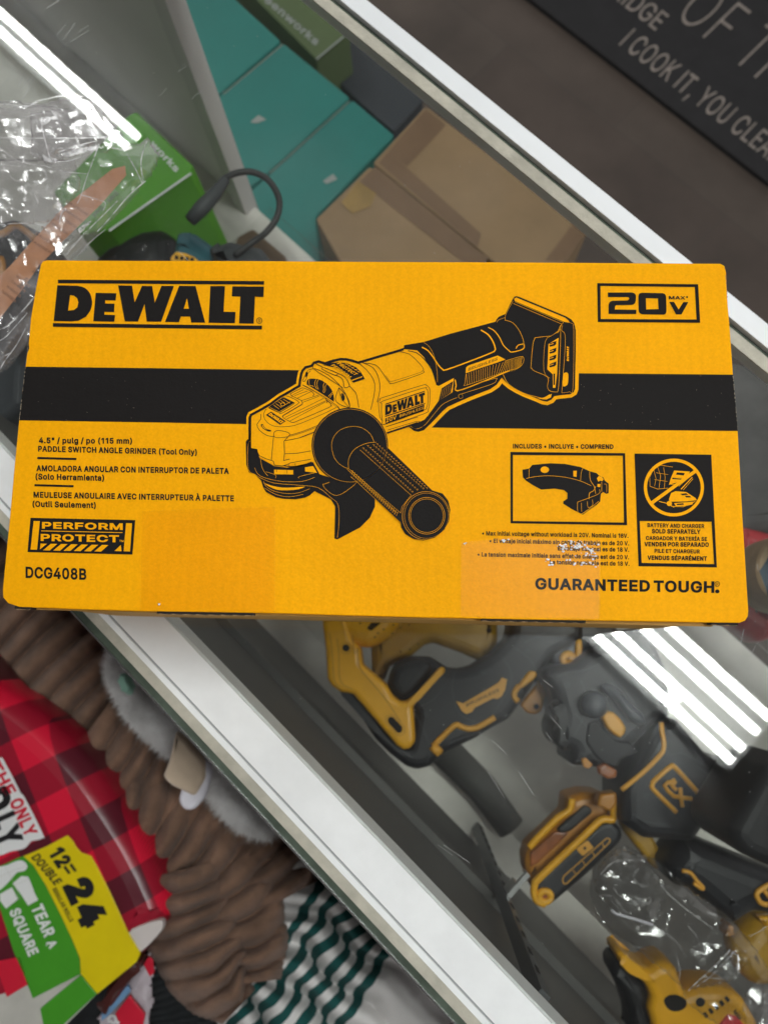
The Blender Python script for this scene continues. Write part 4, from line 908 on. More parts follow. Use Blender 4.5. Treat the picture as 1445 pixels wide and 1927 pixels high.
# yellow lines on the black housing
for l, w in (('135,455 180,480 220,530 260,590 290,620 320,625 500,560 660,497 685,480 688,460 670,410 635,360 580,325', 2.3), ('635,305 680,330 720,380 750,440 790,478 815,492 900,468 905,430', 1.7),
             ('905,430 862,440 845,465', 1.5), ('385,700 393,745 388,778 440,775 620,705 740,655 798,632', 2.0), ('150,420 190,450 230,530 250,640 252,720', .5),
             ('765,250 768,205 822,108', .6), ('760,250 820,270 870,330 900,400 903,440', .7), ('700,268 712,250 760,232', .6), ('825,125 1190,280', .6), ('838,112 1205,268', .5), ('1190,280 1165,330 1110,370', .6), ('1205,268 1175,300 1160,350', .5),
             ('1110,370 1000,382 985,395 972,440 958,600 962,612 985,635 1085,682 1082,750 1100,785 1150,793 1162,780 1170,690 1182,345 1165,338 1110,370', .7),
             ('1110,370 1065,415 1055,630 1100,690', .5), ('1195,290 1190,330 1215,360 1213,500 1190,800', .6), ('1190,800 1250,792 1275,760 1281,330 1262,275 1245,268', .5),
             ('748,660 790,735 900,800 1000,830 1050,838 1100,812', .8), ('400,790 560,730 690,690 695,705 660,735 420,812', .6), ('45,1050 90,1072 130,1060 170,1030 260,920 310,875 400,835', .6), ('412,835 412,818 428,808 443,820 442,838', .5)):
    g.stroke(sm(z6(l), k=3), w, LY[5], YL)
g.stroke(ell(*z6('428,826')[0], 4, 4.2, n=16), .5, LY[5], YL, closed=True)
g.poly([z6('832,88 848,80 1215,232 1240,252 1250,270 1212,264 835,106')], LY[5], YL)
g.poly([z6('1005,838 1050,838 1115,808 1108,835 1075,850 1040,848')], LY[5], YL)
g.poly([z6('466,652 468,610 478,598 490,592 706,518 722,525 765,548 700,572 560,618')], LY[5], YL)
text(g, 'BRUSHLESS', z6('484,634')[0], z6('704,553')[0], (1.0, -5.4), LY[6], BK, .012)
vt = z6('470,655 560,625 640,598 760,565 800,552 850,540 890,528'); vb = z6('478,738 560,712 640,682 720,652 800,640 850,625 880,600')
for i in range(30):
    t = i / 29 * 6; k = min(5, int(t)); f = t - k
    a = (vt[k][0] + (vt[k + 1][0] - vt[k][0]) * f, vt[k][1] + (vt[k + 1][1] - vt[k][1]) * f); b = (vb[k][0] + (vb[k + 1][0] - vb[k][0]) * f, vb[k][1] + (vb[k + 1][1] - vb[k][1]) * f)
    g.stroke([a, b], .55, LY[5], YL)
g.stroke(sm(z6('470,655 460,730 478,740 740,648 800,628 868,610 900,570 903,535 880,525 800,548 760,560'), k=2), .6, LY[5], YL)
g.poly([z6('1090,432 1166,384 1155,655 1142,762 1124,762 1122,660 1082,622')], LY[5], YL)
for k in range(4):
    y = 418 + k * 52; g.poly([z6(f'1100,{y+8} 1150,{y-12} 1148,{y+14} 1135,{y+26} 1100,{y+34} 1096,{y+22} 1128,{y+12} 1128,{y+6} 1100,{y+16}')], LY[6], BK)
g.poly([z6('1128,655 1140,655 1138,740 1128,740')], LY[6], BK)
g.poly([sm(z6('1200,665 1215,648 1232,648 1240,668 1237,725 1225,745 1205,752 1198,735'), True, 3)], LY[5], YL)
mini_logo(g, z6('1246,560')[0], (0, -28), (-5.0, 0), LY[5], YL, bars=False)
# gear head details
g.poly([zA('920,385 922,345 935,318 980,305 1070,312 1130,335 1180,370 1225,410 1262,465 1285,530 1292,575 1288,622 1200,562 1060,472')], LY[3], BK)
for l in ('955,320 950,350 960,400 1000,405 1015,420', '1045,318 1030,360 1035,410 1060,450', '1080,318 1060,360 1062,410 1080,455', '1160,362 1145,400 1150,450 1140,490', '1190,380 1170,420 1172,470 1150,500', '1215,550 1240,520 1275,490', '1235,570 1255,530 1285,510'):
    g.stroke(sm(zA(l), k=2), .8, LY[4], YL)
g.poly([zA('405,712 402,700 422,680 598,560 615,562 755,632 752,652 560,768 530,768')], LY[3], BK)
for l in ('420,700 545,760 745,645', '470,665 545,720', '500,645 575,700', '530,620 575,650', '560,600 620,640', '600,585 690,640', '700,620 560,700'):
    g.stroke(zA(l), .7, LY[4], YL)
g.stroke(ell(*zA('595,657')[0], 4, 3, n=14), .8, LY[4], YL, closed=True)
g.poly([zA('365,800 435,755 636,886 560,936')], LY[3], BK)
mini_logo(g, zA('392,802')[0], (25, 17.0), (6.0, -4.8), LY[4], YL, bars=False)
g.poly([sm(zA('295,935 325,925 345,965 385,995 438,1010 425,1028 380,1018 325,985'), True, 2)], LY[3], BK)
g.poly([zA('312,938 322,936 342,972 380,1002 352,992 325,970')], LY[4], YL)
for l, w in (('370,720 338,780 350,860 420,930 500,957 600,962 750,945 950,870 1200,760 1335,690', .9), ('295,790 295,860 245,930 280,1010 380,1080 475,1095', 1.1),
             ('690,1075 850,1030 1100,930 1190,885', 1.0), ('690,1090 850,1045 1150,930', .8), ('635,1150 850,1105 1090,1010', .9), ('860,390 980,450 1150,550 1280,640 1345,690 1390,755', 1.0), ('870,400 990,465 1140,560 1320,690', .6),
             ('640,540 700,560 780,600 808,625 800,650 600,770 545,780', 1.0), ('700,520 710,505 830,445 880,435 990,480', 1.0), ('700,520 720,545 840,600 860,640 840,665 610,800 598,825 610,845 700,895 740,902 800,880 1220,700 1245,670 1240,640 1180,600', 1.1),
             ('745,520 880,455', .8), ('750,540 930,475', .8), ('790,575 985,480', .9), ('850,605 1085,530', .9), ('865,630 1090,545', .8), ('625,835 1150,575', .8), ('650,855 1175,610', .9), ('690,885 1180,620', .8), ('985,480 1020,520 1000,545', 1.2), ('1175,575 1195,600 1190,640', 1.2),
             ('720,540 745,520', .8), ('600,820 640,790 860,660', .7), ('1335,690 1370,730', .8)):
    g.stroke(sm(zA(l), k=2), w, LY[3], BK)
g.stroke(sm(zA('485,1030 530,1012 620,1025 675,1045 690,1070 670,1095 590,1108 510,1110 475,1090 472,1060'), True, 3), 1.0, LY[3], BK, closed=True)
for l, w in (('375,125 365,240 352,380 375,395 385,435 470,445 530,425 560,410 700,385 780,372', 1.1), ('548,110 490,175 495,310 485,385 550,370', 1.3), ('500,312 640,305 780,280', 1.1), ('120,225 125,250 190,265 220,330 290,365 355,385', 1.1), ('490,440 540,450 610,450 700,435 790,400', 1.6), ('610,415 612,448', .8), ('540,420 538,448', .8), ('560,455 640,452 700,438', .8)):
    g.stroke(zC(l), w, LY[3], BK)
g.stroke(zC('500,170 650,140 860,55'), 1.0, LY[3], BK)
for l, w in (('100,175 140,163 180,170 280,220 350,280 400,335 440,400 475,510', 1.0), ('95,175 50,265 62,278 80,255 90,215 120,180', .9), ('150,110 140,160 240,225 300,265 410,335', .9), ('150,108 230,150 220,165 340,222 365,205', 1.1), ('240,150 255,158 380,210 430,240 462,290 468,322 425,335 415,275 390,240 345,222', 1.1),
             ('375,335 345,420 350,460 400,495 470,518', 1.1), ('375,335 430,390 455,430 472,480 470,518', 1.1), ('375,335 385,400 420,460 470,518', .7), ('470,320 510,360 535,400 555,515', 1.1), ('545,105 600,150 660,215 700,300 690,420 662,535', 1.1), ('590,108 680,150 725,220 745,300 742,380 720,465', 1.1),
             ('610,112 700,125 745,165 790,230 830,285 870,295 1125,208 1140,185 1132,150 1080,90 1010,30 930,8', 1.0), ('800,225 830,268 865,275 1115,195 1125,180', .6),
             ('740,460 748,440 770,425 1120,315 1160,310 1188,330 1200,370 1195,480 1180,540 1150,570 800,690', 1.0), ('762,475 775,455 1130,340 1165,345 1182,380 1178,480 1165,520 1130,545 790,668 770,640 760,560 762,475', 1.0), ('730,450 745,600 772,635', .9), ('800,690 1090,600', .9), ('815,720 1080,640 1090,655 1010,690', .9), ('1010,690 1060,705 1110,715 1160,650', 1.4),
             ('240,135 300,110 380,85 440,82', 1.0), ('1000,0 1080,20 1150,80 1215,170 1245,260 1262,310', 1.6)):
    g.stroke(sm(zB(l), k=2), w, LY[5] if '1262,310' in l or '800,690 1' in l or True else LY[3], BK)
g.poly([ell(*zB('408,420')[0], 4, 7.5, -10, n=16)], LY[5], BK); g.stroke(zB('400,395 392,420 402,450'), .7, LY[6], YL)
g.poly([zB('75,195 95,190 90,230 72,240')], LY[5], BK)
bdg = zB('245,130 300,112 370,105 450,112 530,150 575,195 610,255 505,290 470,240 400,180 330,150')
g.poly([bdg], LY[5], BK)
text(g, 'PERFORM', zB('300,135')[0], zB('462,250')[0], (6.0, -3.0), LY[6], YL, .02)
text(g, 'PROTECT', zB('355,118')[0], zB('520,225')[0], (6.0, -3.0), LY[6], YL, .02)
g.stroke(zB('490,270 585,235'), 1.6, LY[6], YL)
for k in range(5): g.stroke(zB(f'{430+k*28},{118+k*17} {460+k*26},{122+k*18}'), 1.3, LY[6], YL)
mini_logo(g, zB('795,600')[0], (75.5, -25.8), (-1.5, -23.2), LY[5], BK)
g.poly([zB('793,615 1148,488 1144,548 797,664')], LY[5], BK)
text(g, '20V', zB('802,652')[0], zB('895,618')[0], (0, -7.0), LY[6], YL, .012); text(g, 'BRUSHLESS', zB('925,604')[0], zB('1140,528')[0], (0, -4.6), LY[6], YL, .0)
# guard, wheel, side disc and handle
gd = z7('85,285 105,283 105,338 145,345 160,400 250,450 330,460 490,425 530,500 700,555 760,545 872,650 872,700 840,770 780,830 640,903 622,898 627,700 600,655 500,605 470,630 440,645 380,655 310,652 260,642 200,610 182,580 170,540 130,500 95,490 78,440 75,300')
g.poly([gd], LY[3], BK)
g.poly([z7('250,472 368,475 368,502 250,500')], LY[4], YL); g.poly([z7('440,458 490,450 515,492 442,484')], LY[4], YL)
g.stroke(z7('265,472 265,488'), .8, LY[5], BK); g.stroke(z7('330,474 330,496'), .8, LY[5], BK)
g.poly([sm(z7('188,555 230,570 300,583 370,582 440,577 400,593 330,600 270,597 225,580'), True, 2)], LY[4], YL)
for l in ('100,295 88,330 90,470 130,500 170,525 250,555 400,568 520,583 600,645 645,690 650,800 640,892', '550,560 565,590 620,630 670,620 740,570 762,545', '185,545 200,575 250,605 330,620 400,615 470,590', '190,585 260,625 340,640 430,625', '130,460 150,500 200,525 300,545 420,545 500,520', '160,345 168,420 180,470 210,510', '200,485 258,505 258,525', '405,525 405,515 500,492', '590,550 550,565'):
    g.stroke(sm(z7(l), k=3), .55, LY[4], YL)
dc = z7('717,322')[0]
g.poly([ell(dc[0], dc[1], 72, 71, 0, 48)], LY[4], BK)
g.stroke(ell(dc[0] + .3, dc[1] + .4, 69.5, 68.6, 0, 48), .5, LY[5], YL, closed=True)
g.stroke(sm(z7('708,466 680,455 645,430 618,390 605,330 615,275 650,232 700,210 750,205 800,218 845,255 868,305'), k=4), .55, LY[5], YL)
hd = z7('710,470 713,400 735,362 770,330 830,305 880,303 920,315 960,345 1225,600 1290,620 1325,665 1337,720 1330,790 1300,845 1240,893 1170,910 1110,900 1060,870 1035,830 1030,800 762,548 722,515')
g.poly([hd], LY[5], BK)
g.stroke(sm(z7('710,470 708,415 730,365 770,330 830,307 880,303'), k=3), .6, LY[6], YL)
g.stroke(z7('722,515 762,548 1030,800'), .5, LY[6], YL)
for rr, ox, w in ((45.5, 0, .6), (42.5, 1.0, .4), (34.5, 1.5, .6), (31.5, 1.5, .5)):
    c = z7('1187,757')[0]; g.stroke(ell(c[0] + ox, c[1], rr * .98, rr, 0, 40), w, LY[6], YL, closed=True)
for l in ('780,350 1095,630 1040,700 1030,740 715,470', '700,470 1000,735'): g.stroke(z7(l), .45, LY[6], YL)
for row, (a, b) in enumerate((('795,338', '1110,618'), ('822,322', '1140,605'), ('858,318', '1178,598'), ('880,312', '1200,596'))):
    (ax, ay), (bx, by) = z7(a)[0], z7(b)[0]
    for k in range(22):
        t = k / 22; x = ax + (bx - ax) * t; y = ay + (by - ay) * t
        g.stroke([(x, y), (x + 3.4, y + .2), (x + 2.2, y + 2.8)], .45, LY[6], YL)
(ax, ay), (bx, by) = z7('722,478')[0], z7('1010,745')[0]
for k in range(24):
    t = k / 24; x = ax + (bx - ax) * t; y = ay + (by - ay) * t
    g.stroke([(x, y), (x + 4.8, y + .8)], .5, LY[6], YL); g.stroke([(x + 4.8, y + .8), (x + 1.5, y + 7.5)], .5, LY[6], YL); g.stroke([(x, y + 2), (x - .5, y + 5)], .4, LY[6], YL)
g.build('tool_illustration', [M['ink'], M['yellow_ink']], carton)

# ---- clear packing tape over the lower edge, with trapped bubbles whitened as lamp glints
def tape_strip(px, bub=None):
    me = slab_me(px, ZT + .00115, .00008, .00001); o = link('tape_strip', me, M['tape'], carton)
    return o
def ragged(a, b, n, amp):
    return [(a[0] + (b[0] - a[0]) * i / n, a[1] + (b[1] - a[1]) * i / n + (amp if i % 2 else -amp) * random.uniform(.4, 1)) for i in range(n + 1)]
tape_strip(ragged((268, 962), (518, 954), 22, 1.1) + [(517, 1152), (265, 1148)])
tape_strip(ragged((868, 1022), (960, 1011), 9, 1.1)[:-1] + ragged((960, 1011), (1129, 1017), 12, 1) + [(1127, 1165), (866, 1160)])
bb = MB()
for (cx, cy, n, sx, sy) in ((1090, 1026, 42, 36, 9), (1112, 1040, 22, 14, 10), (1062, 1030, 16, 16, 8), (1060, 1055, 14, 55, 10), (945, 1018, 5, 12, 3), (875, 1022, 3, 4, 3), (1110, 1060, 10, 25, 8), (300, 1137, 2, 1.5, 5)):
    for k in range(n):
        x = random.gauss(cx, sx * .5); y = random.gauss(cy, sy * .5); r = random.uniform(.8, 2.9)
        pts = [(x + math.cos(t) * r * random.uniform(.6, 1.5), y + math.sin(t) * r * random.uniform(.5, 1)) for t in [i * math.pi / 4 for i in range(8)]]
        k0 = len(bb.v); vs = [P(a_, b_, ZT + .00125) for a_, b_ in pts]
        tilt = (random.uniform(-.4, .4), random.uniform(-.4, .4)); c0 = P(x, y, ZT + .0016)
        bb.add(vs + [c0], [(7 - i if False else i, (i + 1) % 8, 8) for i in range(8)][::1])
me_b = bb.build('tape_bubble_glints', M['bubble_glint'], carton)

# ================================================================== THINGS INSIDE THE CASE
zE = T(560, 1150, 2.89); zF = T(1000, 1150, 3.247); zG = T(880, 1450, 2.5575); z1 = T(0, 0, 2.89); z40 = T(400, 0, 2.89)
SH = -.3615
def obox(name, loc_px, z, label, cat, group=None):
    c = P(*loc_px, z); return thing(name, (c.x, c.y, SH), label, cat, group)

# --- teal corded tool and its cord
tt = thing('corded_tool', P(385, 430, -.30), 'blue-green corded power tool with black cord looping over the grey upright', 'power tool')
slab('tool_body', rnd(z1('900,1460 905,1400 925,1330 940,1240 965,1222 1050,1232 1130,1290 1200,1340 1290,1400 1500,1440 1500,1900 880,1900'), 5), -.22, .10, M['tool_teal'], tt, .02)
slab('black_collar', rnd(z1('1120,1330 1240,1290 1420,1330 1500,1440 1400,1500 1200,1480'), 6), -.20, .05, M['relief'], tt, .012)
slab('black_housing', rnd([(170, 480), (215, 440), (255, 425), (300, 420), (330, 440), (330, 560), (160, 560)], 12), -.30, .05, M['rubber'], tt, .02)
MB().tube([P(*q, -.17) for q in z1('1035,1200 1100,1130 1165,1060 1230,975')], [.006, .0075, .0065, .0045], 14).build('strain_relief', M['relief'], tt, smooth=True)
MB().tube([P(x, y, -.17 - .0004 * i) for i, (x, y) in enumerate(sm(z40('60,975 110,948 165,935 225,938 290,968 335,1020 362,1085 360,1150 335,1210 285,1270 230,1310 120,1390'), k=6))], .0031, 12).build('cord', M['cord'], tt, smooth=True)
slab('yellow_grip', rnd(z1('925,1480 925,1395 955,1362 1010,1372 1060,1395 1085,1420 1085,1480'), 3), -.215, .03, M['tool_yellow'], tt, .003)
vv = MB()
for k in range(4): vv.poly([z1(f'{952+k*28},{1388+k*4} {972+k*28},{1390+k*4} {972+k*28},{1412+k*3} {952+k*28},{1410+k*3}')], -.2147)
vv.build('grip_slots', M['gap'], tt)

# --- yellow and black saw with BRUSHLESS badge
zA_ = -.285
sw = obox('yellow_saw', (740, 1300), zA_, 'yellow and black cordless saw with a slotted yellow handle loop, below the carton', 'power tool')
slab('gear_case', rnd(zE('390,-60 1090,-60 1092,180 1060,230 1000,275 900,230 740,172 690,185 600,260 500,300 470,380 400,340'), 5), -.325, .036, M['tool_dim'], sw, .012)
slab('motor_housing', rnd(zE('120,-60 560,-60 560,60 500,140 440,180 385,200 300,190 215,130 150,80'), 6), -.275, .05, M['tool_yellow'], sw, .014)
slab('rubber_body', rnd(zE('480,420 500,330 530,275 620,245 720,245 790,290 820,310 880,315 950,300 1080,215 1150,140 1180,-60 1560,-60 1560,150 1400,240 1320,350 1240,470 1150,590 1060,640 960,700 800,775 720,850 650,868 590,850 500,780 420,700 330,560 240,450 205,430 260,400 440,600 600,740 640,560'), 6), -.290, .065, M['rubber2'], sw, .010)
slab('handle_frame', rnd(zE('122,-60 135,90 150,200 160,370 185,410 235,442 300,452 540,735 575,757 610,750 638,715 640,680 628,520 665,475 800,335 803,312 785,303 765,315 640,455 590,492 555,492 520,465 480,400 385,320 350,290 340,200 300,160 230,-60'), 4), -.273, .04, M['tool_yellow'], sw, .006)
slab('trigger_guard', rnd(zE('490,400 520,300 560,270 640,255 700,270 740,300 700,370 640,440 580,480 540,470'), 8), -.280, .05, M['rubber'], sw, .009)
h = MB(); h.poly([ell(*zE('263,200')[0], 7, 7, n=20)], -.2728); h.poly([rnd(zE('490,580 515,572 570,630 568,658 545,665 490,605'), 4)], -.2728)
h.build('screw_holes', M['gap'], sw)
h = MB(); h.poly([rnd(zE('375,95 400,62 455,62 400,108'), 3)], -.2747)
for q in zE('340,65 420,142 437,120 468,100 515,122 560,90 520,75 605,75 560,220 610,208 655,180'): h.poly([ell(q[0], q[1], 1.8, 1.6, n=8)], -.2745)
h.build('vent_holes', M['gap'], sw)
h = MB(); h.poly([ell(*zE('1040,105')[0], 5, 5, n=14)], -.3248); h.build('screw_holes', M['gap'], sw)
slab('brushless_badge', zE('862,492 888,498 900,502 1045,418 1092,388 1112,362 1138,372 1128,428 1108,464 1085,478 1062,474 962,526 948,548 918,560 894,545'), -.2880, .004, M['tool_orange'], sw, .0002)
h = MB(); text(h, 'BRUSHLESS', zE('918,520')[0], zE('1095,436')[0], (-1.2, -5.6), -.2878, off=.012); h.build('badge_lettering', M['blackmatte'], sw)
h = MB()
h.tube([P(*q, -.289) for q in sm(zE('735,735 850,625 885,628 925,640 970,635 1010,615 1072,578'), k=4)], .0028, 10)
h.tube([P(*q, -.289) for q in zE('732,732 775,775')], .0045, 10)
h.tube([P(*q, -.289) for q in sm(zE('1198,492 1180,470 1180,440 1205,405'), k=4)], .0028, 10)
h.build('orange_piping', M['tool_orange'], sw, smooth=True)
slab('orange_stud', rnd(zE('1200,410 1215,385 1262,326 1295,328 1303,350 1285,372 1235,412 1210,425'), 4), -.284, .010, M['tool_orange'], sw, .003)
slab('foot_plate', rnd(zE('1210,510 1300,400 1320,360 1352,400 1368,440 1345,470 1330,545 1290,565 1245,555'), 5), -.31, .012, M['tool_amber'], sw, .003)
h = MB(); h.poly([ell(*zE('1297,520')[0], 5.5, 5.5, n=14)], -.3098); h.build('screw_holes', M['gap'], sw)
h = MB(); h.tube([P(*q, -.49) for q in zE('800,760 1000,960 1160,1180')], [.020, .019, .017], 20); h.build('blade_guard', M['kick'], sw, smooth=True)

# moulding lines, ridges and screws of the saw
h = MB()
for l in ('215,150 225,240 232,380 300,425', '330,200 335,300 395,380 470,470 560,600', '300,130 310,230 330,200', '175,120 190,250 200,380 235,420'):
    h.stroke(sm(zE(l), k=3), 1.6, -.2727)
h.stroke(ell(*zE('263,200')[0], 11, 11, n=24), 1.0, -.2727, closed=True)
h.stroke(rnd(zE('478,575 515,560 582,628 580,668 545,680 478,605'), 4), 1.2, -.2727, closed=True)
h.build('moulding_lines', M['tool_dim'], sw)
h = MB()
for l, w in (('640,560 690,660 720,760 700,830', 1.2), ('560,300 620,270 700,275', 1.2), ('850,330 840,440 880,560 960,600', 1.2), ('1120,260 1160,330 1150,420 1060,560', 1.2), ('820,720 900,690 1040,640 1150,560', 1.4), ('1180,200 1260,260 1300,330', 1.2), ('660,520 740,480 800,400', 1.0), ('1230,170 1340,120 1400,60', 1.2)):
    h.stroke(sm(zE(l), k=3), w, -.2898)
for q in ('620,785', '1125,560', '1010,330', '700,560', '1250,220'):
    c_ = zE(q)[0]; h.stroke(ell(c_[0], c_[1], 4.2, 4.0, n=16), 1.1, -.2898, closed=True); h.stroke([(c_[0] - 2, c_[1] - 1), (c_[0] + 2, c_[1] + 1)], .8, -.2898)
for k in range(9): h.stroke(zE(f'{930+k*14},{345-k*6} {945+k*14},{385-k*6}'), .9, -.2898)
h.build('housing_seams', M['seam_grey'], sw)

# --- black rotary tool with the XR badge
xr = obox('black_hammer', (1230, 1420), -.28, 'large black and charcoal cordless tool with an orange XR badge, right of the yellow saw', 'power tool')
slab('head', rnd(zF('120,480 62,400 90,350 180,325 260,325 330,270 450,200 560,112 680,100 760,180 830,330 868,560 855,660 760,700 640,830 560,900 480,1000 400,960 250,950 245,850 200,862 150,800 140,720 170,660'), 9), -.265, .09, M['rubber2'], xr, .013)
slab('motor_body', rnd(zF('560,1080 700,850 790,690 900,660 1100,900 1290,935 1130,1130 1085,1300 1000,1420 700,1400 560,1300'), 7), -.262, .09, M['rubber2'], xr, .012)
slab('ribbed_grip', rnd(zF('1290,930 1450,1010 1600,1200 1400,1420 1240,1320 1150,1180 1160,1120'), 9), -.27, .08, M['rubber'], xr, .012)
h = MB()
for k in range(11):
    a = zF(f'{1170+k*14},{1130-k*18} {1250+k*16},{1290-k*20}'); h.stroke(sm([a[0], ((a[0][0] + a[1][0]) / 2 + 3, (a[0][1] + a[1][1]) / 2 - 1), a[1]], k=3), 1.3, -.2697)
h.build('grip_ribs', M['blackmatte'], xr)
slab('nose', rnd(zF('-20,-60 330,-60 420,60 560,120 330,270 230,330 150,335 60,250 -20,180'), 8), -.30, .06, M['rubber2'], xr, .010)
slab('lever', rnd(zF('425,470 450,440 500,450 560,510 690,640 705,690 650,700 600,670 520,560'), 6), -.252, .012, M['tool_grey'], xr, .005)
slab('clamp_jaw', rnd(zF('130,560 175,540 230,640 245,760 230,850 200,868 150,810 130,740 165,660'), 6), -.256, .03, M['rubber'], xr, .01)
bm_ = MB(); c = P(*zF('392,575')[0], -.25)
bm_.tube([c + Vector((0, 0, -.02)), c + Vector((0, 0, -.003)), c + Vector((0, 0, .002)), c + Vector((0, 0, .004))], [.0125, .0125, .009, .003], 20)
bm_.build('round_knob', M['tool_grey'], xr, smooth=True)
slab('orange_patch', rnd(zF('418,622 440,612 500,618 545,660 578,712 572,745 545,778 500,750 465,718'), 4), -.2525, .014, M['tool_orange'], xr, .003)
slab('orange_patch', rnd(zF('305,905 330,895 375,940 350,965 318,955'), 3), -.2625, .004, M['tool_amber'], xr, .001)
slab('amber_lens', rnd(zF('400,955 450,930 525,975 520,1020 470,1030 415,1000'), 4), -.2600, .010, M['copper'], xr, .003)
h = MB()
h.tube([P(*q, -.2618) for q in sm(zF('790,680 795,740 806,800 802,850 775,890 680,985 548,1092'), k=5)], .0022, 10)
h.tube([P(*q, -.2618) for q in sm(zF('882,1228 745,1092 738,1060 750,1035 835,960 855,952 880,960 1088,1192'), k=4)], .0022, 10)
h.build('orange_piping', M['tool_orange'], xr, smooth=True)
h = MB(); zX = T(1200, 1420, 7.225)
for l in ('475,325 485,360 405,380 360,420 405,490 490,568 545,572', '478,345 500,380 490,395 445,405 480,445 520,480', '490,568 732,602', '572,450 582,570 602,712'):
    h.tube([P(*q, -.2612) for q in zX(l)], .0019, 8)
h.build('xr_lettering', M['tool_orange'], xr, smooth=True)
h = MB()
h.tube([P(*q, -.298) for q in sm(zF('185,100 235,140 280,178 287,215 282,270 262,318'), k=4)], .0034, 10)
ringp = ell(*zF('222,292')[0], 9, 8.5, n=18); ringp.append(ringp[0]); h.tube([P(x, y, -.297) for x, y in ringp], .0038, 8, cap=False)
h.tube([P(*q, -.297) for q in zF('-6,92 105,188')], .0062, 10)
h.build('orange_piping', M['tool_orange'], xr, smooth=True)

h = MB()
for l, w in (('160,400 230,370 330,360 440,300', 1.4), ('300,420 330,520 320,640 260,760', 1.4), ('470,240 560,300 640,420 700,560', 1.6), ('600,170 700,240 760,380 790,520', 1.4), ('260,620 330,700 420,800 430,900', 1.4), ('530,430 600,520 650,600', 1.2), ('350,780 420,740 520,800 540,880 460,930 370,880 350,780', 1.6), ('390,800 440,780 490,820 500,860', 1.2), ('640,230 700,330 730,450', 1.2)):
    h.stroke(sm(zF(l), k=3), w, -.2646)
for q in ('215,450', '690,300', '300,560', '620,760', '760,600'):
    c_ = zF(q)[0]; h.stroke(ell(c_[0], c_[1], 4.5, 4.2, n=16), 1.2, -.2646, closed=True)
for k in range(7): h.stroke(zF(f'{540+k*16},{210+k*14} {590+k*16},{180+k*14}'), 1.2, -.2646)
h.build('housing_seams', M['seam_grey'], xr)
h = MB()
for l, w in (('620,1240 700,1290 820,1300', 1.4), ('900,720 960,800 1010,880', 1.2), ('1010,950 1100,1010 1180,1010', 1.2), ('850,880 930,870 1080,960', 1.0)):
    h.stroke(sm(zF(l), k=3), w, -.2616)
for q in ('700,1130', '960,760', '1050,1290'):
    c_ = zF(q)[0]; h.stroke(ell(c_[0], c_[1], 4.5, 4.2, n=16), 1.2, -.2616, closed=True)
h.build('housing_seams', M['seam_grey'], xr)
slab('dark_recess', rnd(zF('340,690 400,660 450,720 520,790 600,800 660,860 560,900 520,960 430,930 380,880 330,800'), 6), -.2630, .01, M['blackmatte'], xr, .003)
slab('amber_trim', rnd(zF('420,1120 520,1110 525,1180 480,1230 400,1190'), 4), -.2700, .02, M['tool_amber'], xr, .003)

# --- amber and black battery pack
bt = obox('battery_pack', (1080, 1600), -.28, 'black battery pack with amber latch side and fuel gauge, right of the shelf bracket', 'battery')
slab('amber_shell', rnd(zG('275,440 290,385 360,320 470,215 478,135 510,122 560,108 640,112 700,140 712,200 700,260 640,262 400,480 330,560 300,560 280,500'), 5), -.300, .05, M['tool_amber'], bt, .010)
slab('black_case', rnd(zG('318,560 345,515 640,248 700,240 742,285 748,320 735,352 580,500 410,645 375,655 335,632'), 7), -.288, .060, M['rubber2'], bt, .006)
slab('latch', rnd(zG('425,285 560,162 598,180 602,205 495,295 450,310'), 5), -.2985, .012, M['rubber'], bt, .003)
slab('amber_window', rnd(zG('300,400 420,292 490,300 430,360 335,450 300,470'), 5), -.2988, .006, M['copper'], bt, .002)
h = MB()
h.tube([P(*q, -.288) for q in sm(zG('700,150 700,200 695,236 640,238 560,312 350,510 322,545 318,590 335,628 372,642'), k=3)], .0036, 10)
h.tube([P(*q, -.300) for q in sm(zG('500,135 488,190 430,230 330,330 295,370'), k=3)], .0034, 10)
rp = ell(*zG('371,606')[0], 11, 10.5, n=20); rp.append(rp[0]); h.tube([P(x, y, -.2872) for x, y in rp], .0032, 8, cap=False)
h.build('orange_piping', M['tool_yellow'], bt, smooth=True)
h = MB(); gp = rnd(zG('455,525 460,545 475,545 682,345 684,330 668,325 462,508'), 2)
h.stroke(gp, 2.0, -.2877, 0, closed=True)
h.poly([rnd(zG('520,378 575,335 606,372 552,412'), 3)], -.2877, 0); h.poly([ell(*zG('563,374')[0], 3, 3, n=10)], -.2874, 1)
for k in range(4):
    t = .18 + k * .22; a = zG(f'{462+215*t+4},{522-195*t-8}')[0]; b = zG(f'{478+205*t+4},{540-195*t-8}')[0]; h.stroke([a, b], 1.6, -.2876, 0)
h.build('fuel_gauge', [M['tool_orange'], M['blackmatte']], bt)
h = MB(); h.poly([ell(*zG('371,606')[0], 6, 6, n=14)], -.2870); h.build('screw_hole', M['copper'], bt)

